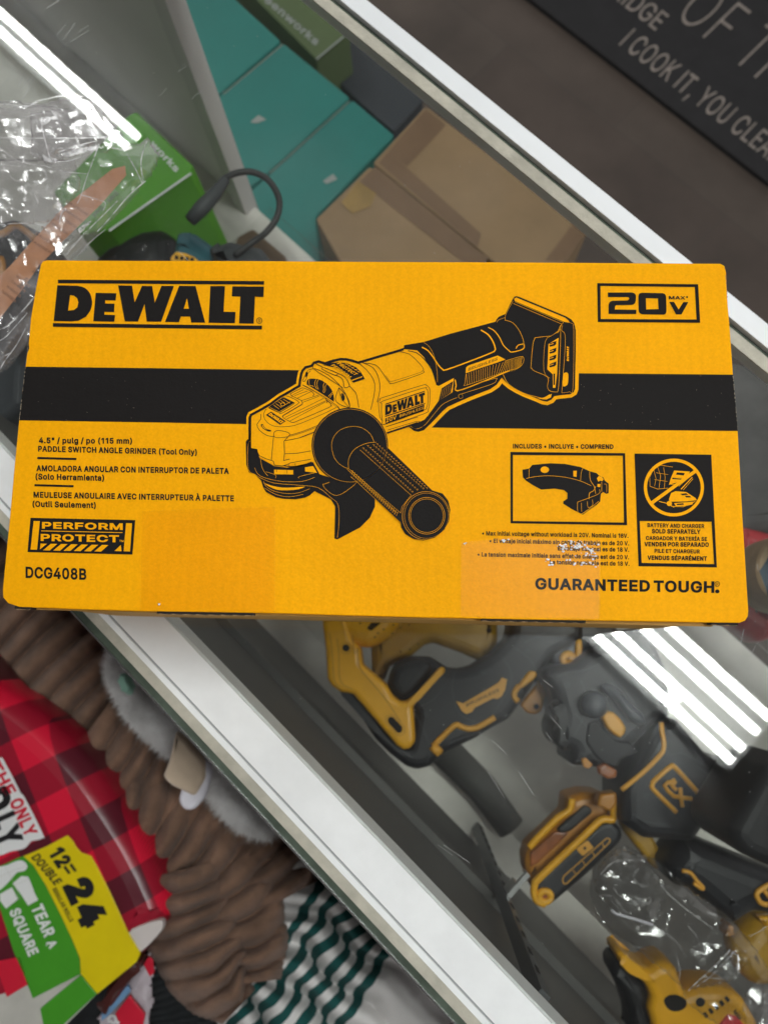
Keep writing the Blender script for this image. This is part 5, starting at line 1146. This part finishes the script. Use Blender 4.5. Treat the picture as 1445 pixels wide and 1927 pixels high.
# --- lower yellow tool in the corner
lt = obox('yellow_grinder', (1300, 1840), -.30, 'yellow tool body with vent slots, at the bottom under the plastic bag', 'power tool')
slab('yellow_shell', rnd(zG('715,885 750,880 800,935 870,965 905,935 960,925 1010,960 1045,1075 1120,1050 1220,1050 1290,1075 1335,1110 1400,1220 1450,1400 850,1400 895,1240 872,1160 885,1100 865,1045 790,975 735,935'), 6), -.30, .05, M['tool_yellow'], lt, .009)
slab('black_grip', rnd(zG('697,955 720,925 745,930 860,1040 882,1100 870,1160 895,1230 850,1400 800,1300 790,1200 755,1100 715,1020 700,1000'), 6), -.305, .05, M['rubber'], lt, .012)
h = MB(); h.poly([sm(zG('942,1110 960,1085 1000,1078 1045,1100 1050,1135 1010,1160 965,1150'), True, 3)], -.2996)
h.poly([ell(*zG('1118,1115')[0], 9, 9, n=18)], -.2996)
for k in range(5): h.poly([zG(f'{1128+k*26},{1170-k*19} {1142+k*26},{1160-k*19} {1158+k*26},{1182-k*19} {1144+k*26},{1194-k*19}')], -.2996)
text(h, 'MM', zG('1275,1160')[0], zG('1300,1205')[0], (6, -5), -.2996, off=.03); text(h, '1200', zG('1292,1165')[0], zG('1325,1210')[0], (6, -5), -.2996, off=.0)
h.build('vent_slots', M['gap'], lt)
slab('red_patch', rnd(zG('1212,1225 1250,1178 1290,1185 1345,1240 1345,1300 1212,1300'), 2), -.298, .003, mat('signal_red', (.75, .02, .025), .5), lt, .0008)
yg = obox('yellow_bowl_tool', (1420, 1800), -.31, 'dark yellow rounded tool housing at the right edge near the bottom', 'power tool')
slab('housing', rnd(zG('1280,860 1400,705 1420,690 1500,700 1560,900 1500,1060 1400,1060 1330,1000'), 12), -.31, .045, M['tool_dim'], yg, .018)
slab('yellow_tip', rnd(zG('1395,705 1500,700 1500,780 1440,760'), 4), -.3085, .01, M['tool_yellow'], yg, .003)
slab('tip_point', rnd(zG('1262,735 1285,770 1285,800 1240,800'), 3), -.31, .02, M['tool_amber'], yg, .004)
# --- long charcoal tool crossing the corner, wrapped in film
lc = obox('charcoal_tool', (1380, 1680), -.27, 'long charcoal tool in shiny film reaching the right edge, with an orange buckle', 'power tool')
slab('barrel', rnd(zG('960,470 1050,330 1120,345 1300,420 1450,480 1600,540 1600,740 1400,700 1300,770 1190,700 1090,610 1000,560'), 10), -.27, .07, M['rubber2'], lc, .020)
h = MB(); bk_ = rnd(zG('1385,600 1395,580 1450,548 1520,560 1520,640 1430,645 1405,636'), 4); bk_.append(bk_[0])
h.tube([P(x, y, -.268) for x, y in bk_], .0024, 8, cap=False); h.tube([P(*q, -.268) for q in zG('1420,570 1450,612')], .0020, 8)
h.tube([P(*q, -.2685) for q in sm(zG('1030,482 1070,492 1100,530 1132,565 1118,565 1085,540'), k=3)], .0018, 8)
h.build('orange_buckle', M['tool_orange'], lc, smooth=True)
sl = obox('brown_strap', (1230, 1600), -.31, 'dull amber yellow bar lying between the battery pack and the XR tool', 'tool part')
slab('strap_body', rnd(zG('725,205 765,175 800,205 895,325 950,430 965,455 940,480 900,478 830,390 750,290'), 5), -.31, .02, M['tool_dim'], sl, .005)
blk_ = obox('black_tool_foot', (1420, 1540), -.18, 'matt black block at the right edge above the charcoal tool', 'tool part')
slab('block', rnd(zG('1268,285 1320,190 1445,-20 1600,-60 1600,520 1450,465 1330,410 1280,345'), 8), -.16, .10, M['blackmatte'], blk_, .012)
# --- red pack and big tape roll at the right edge
rd = obox('red_pack', (1412, 1060), -.30, 'blurred red packet in the case at the right edge, left of the tan roll', 'packet')
slab('packet_body', rnd([(1385, 1000), (1405, 985), (1500, 1010), (1520, 1180), (1440, 1210), (1380, 1170)], 10), -.28, .06, M['red_pkg'], rd, .02)
rl = thing('tape_roll', P(1490, 1080, -.30), 'tan roll with a slate blue centre cut by the right edge', 'roll')
c = P(1500, 1075, -.18)
MB().tube([c + Vector((0, 0, -.05)), c + Vector((0, 0, -.003)), c], [.034, .034, .032], 40).build('roll_body', M['roll_paper'], rl, smooth=False)
h = MB(); h.poly([[(1428, 1075), (1450, 1040), (1530, 1035), (1530, 1130), (1450, 1135)]], -.1795); h.build('printed_disc', M['roll_blue'], rl)
gp_ = obox('grey_pouch', (1410, 900), -.34, 'dark grey folded pouch inside the case beside the right end of the carton', 'pouch')
slab('pouch_body', rnd([(1250, 700), (1400, 670), (1470, 720), (1520, 990), (1390, 1010), (1250, 980)], 30), -.30, .05, mat('dark_grey_cloth', (.085, .082, .08), .8, var=.3, vscale=18, bump=.5, bscale=40), gp_, .02)

# ================================================================== CLEAR BAGS
def film(name, poly, z0, amp, m, parent=None, loc=None, step=5, seed=0, nscale=35, edge=.006):
    """crumpled film: grid clipped to a px outline, ridged noise heights"""
    xs = [p[0] for p in poly]; ys = [p[1] for p in poly]
    def inside(x, y):
        c = False; j = len(poly) - 1
        for i in range(len(poly)):
            (xi, yi), (xj, yj) = poly[i], poly[j]
            if (yi > y) != (yj > y) and x < (xj - xi) * (y - yi) / (yj - yi) + xi: c = not c
            j = i
        return c
    def dist(x, y):
        b = 1e9
        for i in range(len(poly)):
            ax, ay = poly[i - 1]; bx, by = poly[i]; L2 = (bx - ax) ** 2 + (by - ay) ** 2
            t = max(0, min(1, ((x - ax) * (bx - ax) + (y - ay) * (by - ay)) / L2)) if L2 else 0
            b = min(b, math.hypot(x - ax - t * (bx - ax), y - ay - t * (by - ay)))
        return b
    nx = int((max(xs) - min(xs)) / step) + 1; ny = int((max(ys) - min(ys)) / step) + 1
    rg = random.Random(seed * 13 + 5); crs = []
    for k in range(7):
        an = rg.uniform(0, math.pi); crs.append((math.cos(an), math.sin(an), nscale * rg.choice((.22, .35, .5, .75, 1.1)), rg.random(), rg.uniform(.08, .24)))
    idx = {}; vs = []; fs = []
    def vert(i, j):
        if (i, j) in idx: return idx[(i, j)]
        x = min(xs) + i * step; y = min(ys) + j * step
        p = P(x, y, z0); q = Vector((p.x * nscale, p.y * nscale, seed * 7.3))
        hh = 0
        for (dx_, dy_, fr_, ph_, am_) in crs:
            wv_ = noise.noise(q * .5 + Vector((ph_ * 9, 0, 0))) * .5
            u_ = (p.x * dx_ + p.y * dy_) * fr_ + ph_ + wv_; hh += am_ * abs((u_ % 1) - .5) * 2
        hh += .10 * (1 - abs(noise.noise(q * .8)) * 2.4)
        f = min(1, dist(x, y) / 22)
        idx[(i, j)] = len(vs); vs.append(P(x, y, z0 + amp * hh * (.25 + .75 * f)) + Vector((noise.noise(q * 1.7) * .0015, noise.noise(q * 1.9) * .0015, 0)))
        return idx[(i, j)]
    for i in range(nx):
        for j in range(ny):
            if inside(min(xs) + (i + .5) * step, min(ys) + (j + .5) * step):
                fs.append((vert(i, j), vert(i + 1, j), vert(i + 1, j + 1), vert(i, j + 1)))
    me = bpy.data.meshes.new(name); me.from_pydata(vs, [], fs); me.update()
    bm = bmesh.new(); bm.from_mesh(me)
    # sew a thin skirt so the film is a folded pouch, not a sheet
    be = [e for e in bm.edges if e.is_boundary]
    r = bmesh.ops.extrude_edge_only(bm, edges=be)
    for v in [g_ for g_ in r['geom'] if isinstance(g_, bmesh.types.BMVert)]: v.co.z = z0 - .0005
    bmesh.ops.recalc_face_normals(bm, faces=bm.faces); bm.to_mesh(me); bm.free()
    return link(name, me, m, parent, loc)

bag = thing('plastic_bag', P(110, 350, .001), 'crumpled clear plastic bag with an orange-brown label strip on the glass at the carton corner', 'plastic bag')
bagpoly = [(-40, 190), (40, 192), (90, 193), (130, 182), (170, 184), (192, 205), (200, 232), (232, 250), (230, 272), (262, 270), (274, 258), (296, 290), (282, 325), (262, 352), (214, 404), (160, 458), (118, 505), (90, 560), (66, 590), (52, 640), (30, 668), (12, 690), (-40, 720)]
film('bag_film', bagpoly, .020, .016, M['film'], bag, step=4, seed=1, nscale=42)
film('bag_fold', [(-40, 205), (70, 200), (170, 205), (228, 246), (232, 262), (200, 285), (150, 282), (60, 300), (-40, 300)], .032, .006, M['film'], bag, step=4, seed=2, nscale=60)
film('bag_fold', [(58, 215), (110, 205), (160, 215), (185, 262), (150, 285), (90, 305), (60, 290)], .040, .007, M['film'], bag, step=4, seed=5, nscale=80)
film('bag_fold', [(-40, 300), (60, 300), (140, 300), (150, 350), (110, 410), (40, 422), (-40, 415)], .030, .008, M['film'], bag, step=4, seed=3, nscale=60)
zP = T(0, 170, 4.516)
M['crease'] = clear_mat('white_crease_glint', tint=(.97, .96, .97), f0=.2, rough=.12, haze=.75, hcol=(.95, .92, .93), hscale=160, hlo=.35, hhi=.62)  # shared by whitened creases and painted reflections
h = MB(); rc = random.Random(11)
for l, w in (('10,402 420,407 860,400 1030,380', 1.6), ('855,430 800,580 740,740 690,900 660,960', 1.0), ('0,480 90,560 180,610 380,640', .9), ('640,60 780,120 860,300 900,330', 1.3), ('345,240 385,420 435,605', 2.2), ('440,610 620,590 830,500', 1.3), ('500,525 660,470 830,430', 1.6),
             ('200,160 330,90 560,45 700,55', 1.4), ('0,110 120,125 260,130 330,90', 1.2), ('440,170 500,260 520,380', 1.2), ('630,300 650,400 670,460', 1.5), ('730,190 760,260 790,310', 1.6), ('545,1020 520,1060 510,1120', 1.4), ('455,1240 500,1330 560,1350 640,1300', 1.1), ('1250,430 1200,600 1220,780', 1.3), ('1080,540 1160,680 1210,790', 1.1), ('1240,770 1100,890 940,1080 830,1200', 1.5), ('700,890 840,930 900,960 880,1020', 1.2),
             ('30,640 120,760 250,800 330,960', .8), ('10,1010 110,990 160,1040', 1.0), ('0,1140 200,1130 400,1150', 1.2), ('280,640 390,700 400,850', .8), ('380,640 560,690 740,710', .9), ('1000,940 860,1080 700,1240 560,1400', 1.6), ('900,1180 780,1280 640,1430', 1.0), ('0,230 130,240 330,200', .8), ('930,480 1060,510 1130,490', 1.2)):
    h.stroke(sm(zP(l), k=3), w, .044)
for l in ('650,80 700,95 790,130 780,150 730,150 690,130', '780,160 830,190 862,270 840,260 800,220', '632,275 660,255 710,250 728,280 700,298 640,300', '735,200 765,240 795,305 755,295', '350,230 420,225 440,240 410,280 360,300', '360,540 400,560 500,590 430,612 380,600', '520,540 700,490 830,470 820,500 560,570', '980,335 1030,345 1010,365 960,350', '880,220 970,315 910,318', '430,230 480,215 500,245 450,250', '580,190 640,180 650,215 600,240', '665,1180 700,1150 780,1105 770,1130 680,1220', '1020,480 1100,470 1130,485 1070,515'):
    h.poly([zP(l)], .0445)  # silvery patches paint reflections onto the film
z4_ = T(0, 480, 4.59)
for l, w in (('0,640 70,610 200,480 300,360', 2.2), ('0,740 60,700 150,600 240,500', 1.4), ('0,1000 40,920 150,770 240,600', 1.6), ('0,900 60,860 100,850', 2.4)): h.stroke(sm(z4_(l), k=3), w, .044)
h.build('film_creases_and_glints', M['crease'], bag)
h = MB(); lz = .017
h.hexa([P(226, 322, lz - .001), P(244, 330, lz - .001), P(-40, 640, lz - .001), P(-60, 565, lz - .001), P(226, 322, lz), P(244, 330, lz), P(-40, 640, lz), P(-60, 565, lz)])
h = MB(); h.poly([[(212, 318), (236, 312), (238, 330), (190, 385), (118, 455), (75, 500), (40, 548), (-30, 640), (-40, 560), (20, 500), (60, 455), (120, 390)]], lz); h.build('label_strip', M['label_orange'], bag)
h = MB()
for k, s in enumerate(('CAUTION', 'WARNING', 'ADVERTENCIA', 'ATTENTION', 'WARNING', 'CAUTION', 'DANGER')):
    t = k / 6; x = 150 - 62 * t + (0 if k < 3 else -6); y = 392 + 72 * t
    text(h, s, (x - 26, y - 22 + 10), (x + 14, y + 14), (3.2, -3.6), lz + .0004, off=.02)
for k, s in enumerate(('WARNING', 'CAUTION', 'WARNING', 'DANGER')):
    text(h, s, (30 - k * 9, 521 + k * 9.5), (56 - k * 9, 541 + k * 9.5), (3.0, -4.2), lz + .0004, off=.02)
h.build('label_lettering', M['label_ink'], bag)
h = MB()
for k in range(7):
    a = (258 - k * 28 - 40, 360 + k * 27); text(h, 'EEHMHE', (a[0], a[1]), (a[0] - 17, a[1] + 17), (6, 5), lz + .0002, off=.01)
h.build('label_barcode_text', M['black_ink2'], bag)
bl = thing('bagged_black_tool', P(20, 470, -.12), 'black and yellow tool end seen under the plastic bag at the left edge', 'power tool')
slab('tool_end', rnd([(-60, 420), (20, 400), (70, 425), (98, 455), (60, 480), (45, 520), (15, 570), (-60, 600)], 8), -.10, .06, M['rubber'], bl, .015)
h = MB(); h.tube([P(*q, -.098) for q in sm([(-40, 448), (5, 440), (30, 425), (55, 440), (78, 460)], k=4)], .0028, 10); h.tube([P(*q, -.098) for q in sm([(2, 485), (6, 500), (2, 520), (-10, 530)], k=3)], .0028, 8)
h.build('yellow_piping', M['tool_amber'], bl, smooth=True)
slab('dark_interior', rnd([(-60, 560), (30, 600), (54, 640), (46, 700), (44, 760), (-10, 800), (-60, 760)], 10), -.20, .04, M['tool_grey'], bl, .01)  # added dark slab, its colour standing in for the dim case interior

bag2 = obox('plastic_bag', (1260, 1720), -.24, 'crumpled clear plastic bag lying over the yellow tool at the bottom right', 'plastic bag')
film('bag_film', zG('600,470 680,405 760,365 880,420 1000,520 1100,600 1230,680 1330,790 1400,880 1470,1000 1470,1260 1250,1260 1060,1120 1020,1030 950,970 870,905 780,830 690,770 630,700 590,600'), -.245, .016, M['film2'], bag2, step=4, seed=8, nscale=30)
film('bag_fold', zG('640,450 750,380 860,440 960,560 900,740 700,690 620,580'), -.225, .014, M['film2'], bag2, step=5, seed=9, nscale=50)
film('bag_fold', zG('1060,1060 1140,1000 1250,860 1350,930 1250,1010'), -.230, .012, M['film2'], bag2, step=4, seed=11, nscale=50)
h = MB()
for l, w in (('640,500 700,440 800,430', 1.6), ('700,560 740,610 860,640 880,620', .9), ('900,500 960,590 1080,690 1180,760', 1.6), ('1060,1060 1100,1020 1230,900 1260,860', 2.2), ('1100,1040 1180,980 1280,870', 1.4), ('1270,870 1300,900 1290,960', 1.8), ('1000,880 1020,960 1015,1010', 1.2), ('1060,750 1100,800 1110,850', .9), ('820,470 800,520 840,560', 1.2), ('760,900 800,850 860,860', .8), ('1130,990 1180,1000 1250,1000', 1.2), ('920,760 1000,820 1050,900', .8), ('630,600 700,610 760,690', .9), ('1150,680 1200,700', 3.0), ('1100,700 1120,708', 3.0)):
    h.stroke(sm(zG(l), k=3), w, -.205)
h.build('film_creases_and_glints', M['crease'], bag2)
h = MB(); h.tube([P(*q, -.215) for q in zG('690,672 712,690 800,715 890,742')], .0012, 6); h.build('bag_crease', M['white_satin'] if 'white_satin' in M else M['plush_white'], bag2, smooth=True)
cap_ = obox('clear_cap', (1410, 1880), -.23, 'small clear plastic cap in the bottom right corner', 'cap')
film('cap_shell', zG('1325,1110 1345,1085 1420,1070 1500,1075 1500,1300 1340,1300 1335,1180'), -.24, .010, M['film'], cap_, step=5, seed=12, nscale=60)
# ================================================================== IN FRONT OF THE COUNTER
# brown ribbed plush blanket
def ribbed(mb, cl, hw, z0, H, rib, amp, curve=0.0, seed=0, nt=34, dens=3.2):
    pts = sm(cl, k=8); hws = sm([(a, 0) for a in hw], k=8)
    # resample by arc length
    acc = [0]
    for i in range(1, len(pts)): acc.append(acc[-1] + math.hypot(pts[i][0] - pts[i - 1][0], pts[i][1] - pts[i - 1][1]))
    L = acc[-1]; n = int(L / dens); rows = []
    for i in range(n + 1):
        s = L * i / n; k = 1
        while k < len(acc) - 1 and acc[k] < s: k += 1
        f = (s - acc[k - 1]) / max(1e-6, acc[k] - acc[k - 1])
        x = pts[k - 1][0] + (pts[k][0] - pts[k - 1][0]) * f; y = pts[k - 1][1] + (pts[k][1] - pts[k - 1][1]) * f
        dx = pts[k][0] - pts[k - 1][0]; dy = pts[k][1] - pts[k - 1][1]; l = math.hypot(dx, dy); nx, ny = -dy / l, dx / l
        w = hws[min(k, len(hws) - 1)][0]; row = []
        for j in range(nt + 1):
            t = -1 + 2 * j / nt
            ph = s + curve * t * t + 9 * noise.noise(Vector((s * .012, t * 1.3, seed))) + 2.5 * noise.noise(Vector((s * .05, t * 2, seed + 9)))
            r_ = abs(math.sin(math.pi * ph / rib)) ** .6
            ww = w * (1 + .035 * (r_ - .5) + .05 * noise.noise(Vector((s * .02, t, seed + 4))))
            z = z0 + H * math.sqrt(max(0, 1 - t * t)) ** 1.0 + amp * r_ * (1 - .3 * abs(t)) + .010 * noise.noise(Vector((s * .015, t * 1.5, seed + 2)))
            row.append(P(x + nx * ww * t, y + ny * ww * t, z))
        rows.append(row)
    vs = [v for r in rows for v in r]; m_ = nt + 1
    fs = [(i * m_ + j, i * m_ + j + 1, (i + 1) * m_ + j + 1, (i + 1) * m_ + j) for i in range(len(rows) - 1) for j in range(nt)]
    mb.add(vs, fs)
mb = MB()
ribbed(mb, [(-120, 1010), (40, 1150), (200, 1310), (360, 1450), (520, 1600)], [250, 260, 260, 230, 200], -.58, .07, 46, .030, -18, 1, dens=2.6)
ribbed(mb, [(150, 1400), (250, 1470), (360, 1520), (455, 1590), (520, 1700)], [120, 150, 150, 120, 90], -.49, .05, 46, .030, 26, 2, dens=2.6)
ribbed(mb, [(210, 1530), (320, 1590), (400, 1660), (455, 1760), (470, 1850)], [90, 120, 120, 90, 60], -.465, .045, 46, .030, 22, 3, dens=2.6)
ribbed(mb, [(330, 1640), (350, 1720), (375, 1790), (405, 1850), (450, 1895)], [80, 85, 85, 75, 45], -.43, .04, 40, .026, 18, 4, dens=2.6)
bl_ = mb.build('plush_blanket', M['plush_brown'], loc=P(300, 1500, -.5), smooth=True)
tag(bl_, 'brown ribbed plush blanket folded in front of the counter', 'blanket')
# low stand that carries everything in front of the counter
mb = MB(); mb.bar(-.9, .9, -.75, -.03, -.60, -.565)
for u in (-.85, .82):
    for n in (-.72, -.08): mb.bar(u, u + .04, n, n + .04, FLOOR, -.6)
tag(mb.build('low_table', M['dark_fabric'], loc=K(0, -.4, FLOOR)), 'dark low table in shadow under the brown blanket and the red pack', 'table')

# grey plush toy squeezed against the counter
toy = thing('plush_toy', P(300, 1350, -.45), 'fluffy grey plush toy with a tan ear between the blanket and the counter', 'plush toy')
def furry(name, c, rad, n, L, m, parent, seed=0):
    rng = random.Random(seed); bm = bmesh.new()
    bmesh.ops.create_icosphere(bm, subdivisions=4, radius=1)
    for v in bm.verts:
        d = v.co.normalized(); k = 1 + .10 * noise.noise(d * 2.2 + Vector((seed, 0, 0)))
        q = Vector((d.x * rad[0], d.y * rad[1], d.z * rad[2])) * k
        v.co = c + UU * q.x + NN * q.y + Vector((0, 0, q.z))
    me = bpy.data.meshes.new(name); bm.to_mesh(me); bm.free()
    vs = [tuple(v.co) for v in me.vertices]; fs = [tuple(p.vertices) for p in me.polygons]
    polys = [(p.center.copy(), p.normal.copy()) for p in me.polygons if p.normal.z > -.3]
    for i in range(n):
        ce, no = rng.choice(polys)
        j = Vector((rng.uniform(-1, 1), rng.uniform(-1, 1), rng.uniform(-1, 1))) * .004
        d = (no + Vector((rng.uniform(-.8, .8), rng.uniform(-.8, .8), rng.uniform(-.4, .4)))).normalized()
        s_ = d.cross(Vector((rng.random(), rng.random(), rng.random()))).normalized() * .00038
        b = ce + j; k = len(vs); l = L * rng.uniform(.5, 1.3)
        vs += [tuple(b - s_), tuple(b + s_), tuple(b + d * l)]; fs.append((k, k + 1, k + 2))
    bpy.data.meshes.remove(me); me = bpy.data.meshes.new(name); me.from_pydata(vs, [], fs); me.update()
    return link(name, me, m, parent)
cc = K(*( (P(300, 1345, -.33).dot(UU)), (P(300, 1345, -.33).dot(NN)) ), -.33)
furry('body', P(312, 1322, -.40) , (.085, .034, .035), 22000, .011, M['plush_grey'], toy, 3)
furry('leg', P(452, 1490, -.40), (.055, .024, .025), 9000, .011, M['plush_grey'], toy, 5)
slab('ear', rnd([(330, 1375), (350, 1390), (384, 1430), (385, 1465), (365, 1500), (320, 1478), (305, 1462), (318, 1430)], 8), -.30, .012, M['plush_tan'], toy, .005)
slab('ear_lining', rnd([(360, 1420), (395, 1430), (398, 1455), (385, 1500), (365, 1525), (345, 1526), (334, 1508), (340, 1485)], 10), -.306, .012, M['plush_white'], toy, .005)
slab('eye', ell(232, 1288, 9, 22, -20, 20), -.300, .02, M['mint'], toy, .008)
#slab('nose_patch', rnd([(205, 1325), (222, 1335), (240, 1370), (262, 1400), (240, 1395), (215, 1360)], 6), -.315, .012, M['plush_pink'], toy, .005)

# green striped cotton towel, gathered in folds, and the plain white part of it
def towel():
    mb_v = []; uvs = []; fs = []
    o = (640, 1560); e1 = (-.52, .855); e2 = (.80, .60)     # e1 along a stripe (down left), e2 across the stripes
    NA, NB = 150, 120; LA, LB = 470, 430
    for i in range(NA + 1):
        for j in range(NB + 1):
            a = i / NA * LA; b = j / NB * LB - 60
            ph = a / 66 * math.pi * 2 + 4.5 * noise.noise(Vector((a * .009, b * .009, 2))) + b * .008
            w = math.sin(ph); sharp = (1 - abs(w)) if False else w
            calm = max(.12, min(1, (300 - b) / 110)) if b > 190 else 1
            z = -.470 + .021 * calm * w + .018 * noise.noise(Vector((a * .006, b * .006, 5)))
            cs_ = math.cos(ph); sh = 6.5 * calm * (cs_ * .55 + .45 * math.asin(max(-1, min(1, cs_))) / 1.57)
            x = o[0] + e1[0] * a + e2[0] * (b) ; y = o[1] + e1[1] * a + e2[1] * (b)
            x += e2[0] * sh; y += e2[1] * sh
            mb_v.append(P(x, y, z)); uvs.append((a / LA, (b + 60 + 5 * noise.noise(Vector((a * .03, b * .02, 8)))) / LB))
    m_ = NB + 1
    for i in range(NA):
        for j in range(NB): fs.append((i * m_ + j, i * m_ + j + 1, (i + 1) * m_ + j + 1, (i + 1) * m_ + j))
    me = bpy.data.meshes.new('striped_towel'); me.from_pydata(mb_v, [], fs); me.update()
    ul = me.uv_layers.new(name='UVMap')
    for lp in me.loops: ul.data[lp.index].uv = uvs[lp.vertex_index]
    o_ = link('striped_towel', me, M['striped'], loc=P(650, 1800, -.42), smooth=True)
    so = o_.modifiers.new('thickness', 'SOLIDIFY'); so.thickness = .003; so.offset = -1
    tag(o_, 'white towel with dark green stripes gathered in folds under the counter edge', 'towel')
towel()

# black cloth between the pack and the blanket
mb = MB(); ribbed(mb, [(270, 1760), (300, 1830), (330, 1900), (350, 1990)], [40, 60, 70, 70], -.45, .02, 14, .006, 5, 7, dens=2.5)
tag(mb.build('black_cloth', M['dark_fabric'], loc=P(310, 1860, -.45), smooth=True), 'black ribbed cloth showing between the toilet paper pack and the blanket', 'cloth')
cp = thing('snack_bag', P(255, 1880, -.5), 'pink and red film bag with a light blue stripe below the yellow band', 'bag')
z20 = T(200, 1740, 6.568)
film('bag_body', z20('400,480 560,360 600,520 540,760 580,960 520,1100 560,1400 0,1400 -100,1150 150,900'), -.40, .016, M['pink_white'], cp, step=4, seed=21, nscale=40)
slab('blue_stripe', z20('270,750 300,830 40,1120 -60,1200 -60,1080'), -.378, .004, M['sky_blue'], cp, .001)
slab('red_panel', rnd(z20('110,1100 290,870 330,930 480,1110 440,1300 200,1400 140,1180'), 2), -.379, .004, M['tp_red'], cp, .001)
slab('red_panel', rnd(z20('460,500 520,400 570,430 590,600 540,650'), 2), -.379, .004, M['tp_red'], cp, .001)
h = MB(); h.stroke(sm(z20('20,1180 60,1130 110,1140 130,1200 160,1228'), k=4), 3.2, -.3745); h.stroke(sm(z20('90,1228 120,1190 170,1210'), k=3), 2.5, -.3745); h.stroke(sm(z20('20,1210 60,1190 80,1220'), k=3), 2.5, -.3745)
h.build('white_swirl', M['white_print'], cp)
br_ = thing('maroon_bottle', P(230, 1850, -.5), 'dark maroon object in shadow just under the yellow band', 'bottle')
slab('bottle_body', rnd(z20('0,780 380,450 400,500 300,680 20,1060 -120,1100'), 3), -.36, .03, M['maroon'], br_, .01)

# big toilet paper pack
tpz = -.36
tp = thing('toilet_paper_pack', P(80, 1650, -.56), 'red plaid toilet paper pack with green and yellow bands, twelve equals twenty-four', 'toilet paper')
z3 = T(0, 1500, 2.89)
outl = [(-140, 1245), (-10, 1298), (32, 1324), (80, 1360), (126, 1404), (172, 1458), (212, 1516), (252, 1578), (284, 1638), (304, 1683), (313, 1708), (312, 1722), (306, 1738), (290, 1770), (262, 1800), (250, 1815), (180, 1868), (110, 1930), (60, 1990), (-140, 2060)]
slab('plaid_wrapper', sm(outl, True, 2), tpz, .10, M['plaid'], tp, .030)
w1 = tpz + .0006; w2 = tpz + .0012; w3 = tpz + .0018
def patch(name, polys, z, m):
    h = MB()
    for q in polys: h.poly([q], z)
    return h.build(name, m, tp)
slab('bottom_film', z3('-60,1080 0,1075 165,1020 185,1085 440,965 530,1070 300,1300 200,1500 -100,1500'), tpz + .0007, .01, M['tp_film'], tp, .001)
slab('film_corner', sm(z3('695,745 760,700 870,672 886,700 870,740 770,842 740,830'), True, 2), tpz + .0008, .012, M['tp_white'], tp, .0015)
patch('red_block', [z3('-80,900 0,890 110,868 160,1015 40,1088 0,975 -80,1000')], w2, M['tp_red'])
patch('green_band', [sm(z3('-120,410 0,375 60,350 130,322 182,372 250,480 330,640 400,790 436,880'), k=2) + z3('440,962 180,1095 130,960 80,850 0,600 -120,420')], w2, M['tp_green'])
slab('green_flap', rnd(z3('218,1152 440,968 528,1072 345,1240 290,1400 240,1260'), 3), w2 + .002, .004, M['tp_green'], tp, .001)
slab('yellow_band', z3('128,322 250,270 368,208 398,240 415,272 442,302 495,320 530,380 600,520 700,740 766,850 742,898 530,1072 440,962 436,880 400,790 330,640 250,480 182,372'), w2 + .0012, .002, M['tp_yellow'], tp, .0008)
wy = w2 + .0016
h = MB()
text(h, '24', z3('338,488')[0], z3('452,728')[0], (49, -25), wy, off=.066)
text(h, '12', z3('262,306')[0], z3('318,392')[0], (27, -15), wy, off=.05)
zq = T(50, 1570, 8.5); h.stroke(zq('608,512 694,628'), 5.5, wy); h.stroke(zq('706,478 792,594'), 5.5, wy)
text(h, 'DOUBLE', z3('170,330')[0], z3('300,482')[0], (15, -8.5), wy, off=.03)
text(h, 'REGULAR ROLLS', z3('286,502')[0], z3('382,682')[0], (7.5, -4.2), wy, off=.03)
h.build('count_lettering', M['tp_black'], tp)
wg = w2 + .0006; h = MB()
text(h, 'TEAR', z3('168,602')[0], z3('243,768')[0], (22, -9), wg, off=.035)
text(h, 'A', z3('252,790')[0], z3('272,828')[0], (16, -7), wg, off=.035); h.stroke(z3('262,802 250,808'), 1.5, wg)
text(h, 'SQUARE', z3('50,622')[0], z3('158,870')[0], (20, -9), wg, off=.035)
h.poly([sm(z3('-40,400 40,370 85,350 125,345 152,375 135,402 95,410 60,450 10,500 -40,520'), True, 2)], wg)
h.poly([z3('0,528 50,500 68,490 100,555 35,608 0,560')], wg); h.poly([z3('70,470 118,430 155,432 172,470 190,520 210,560 155,590 110,520')], wg)
h.build('slogan_lettering', M['white_print'], tp)
h = MB(); h.stroke(z3('30,375 80,470 110,560'), .6, wg + .0004); h.stroke(z3('-10,440 70,400 150,375'), .6, wg + .0004); h.stroke(z3('80,480 150,450'), .6, wg + .0004)
h.build('perforation_lines', M['tp_film'], tp)
z14 = T(0, 1400, 8.03)
h = MB(); h.poly([sm(z14('-300,180 0,215 60,240 300,700 310,760 370,790 660,1370 655,1420 580,1450 480,1470 420,1540 350,1590 150,1630 0,1690 -500,1800'), True, 2)], w2); h.build('title_backing', M['white_print'], tp)
h = MB(); text(h, 'THE', z14('-170,330')[0], z14('90,800')[0], (21, -11), w3, off=.03); text(h, 'ONLY', z14('140,880')[0], z14('395,1425')[0], (23.5, -11), w3, off=.035)
h.build('title_lettering', M['tp_red'], tp)
h = MB(); text(h, 'LY', z14('-120,1150')[0], z14('30,1600')[0], (42, -19), w3, off=.05)
text(h, 'D', z14('-320,800')[0], z14('-170,1080')[0], (50, -22), w3, off=.05)
h.build('title_black_lettering', M['tp_black'], tp)
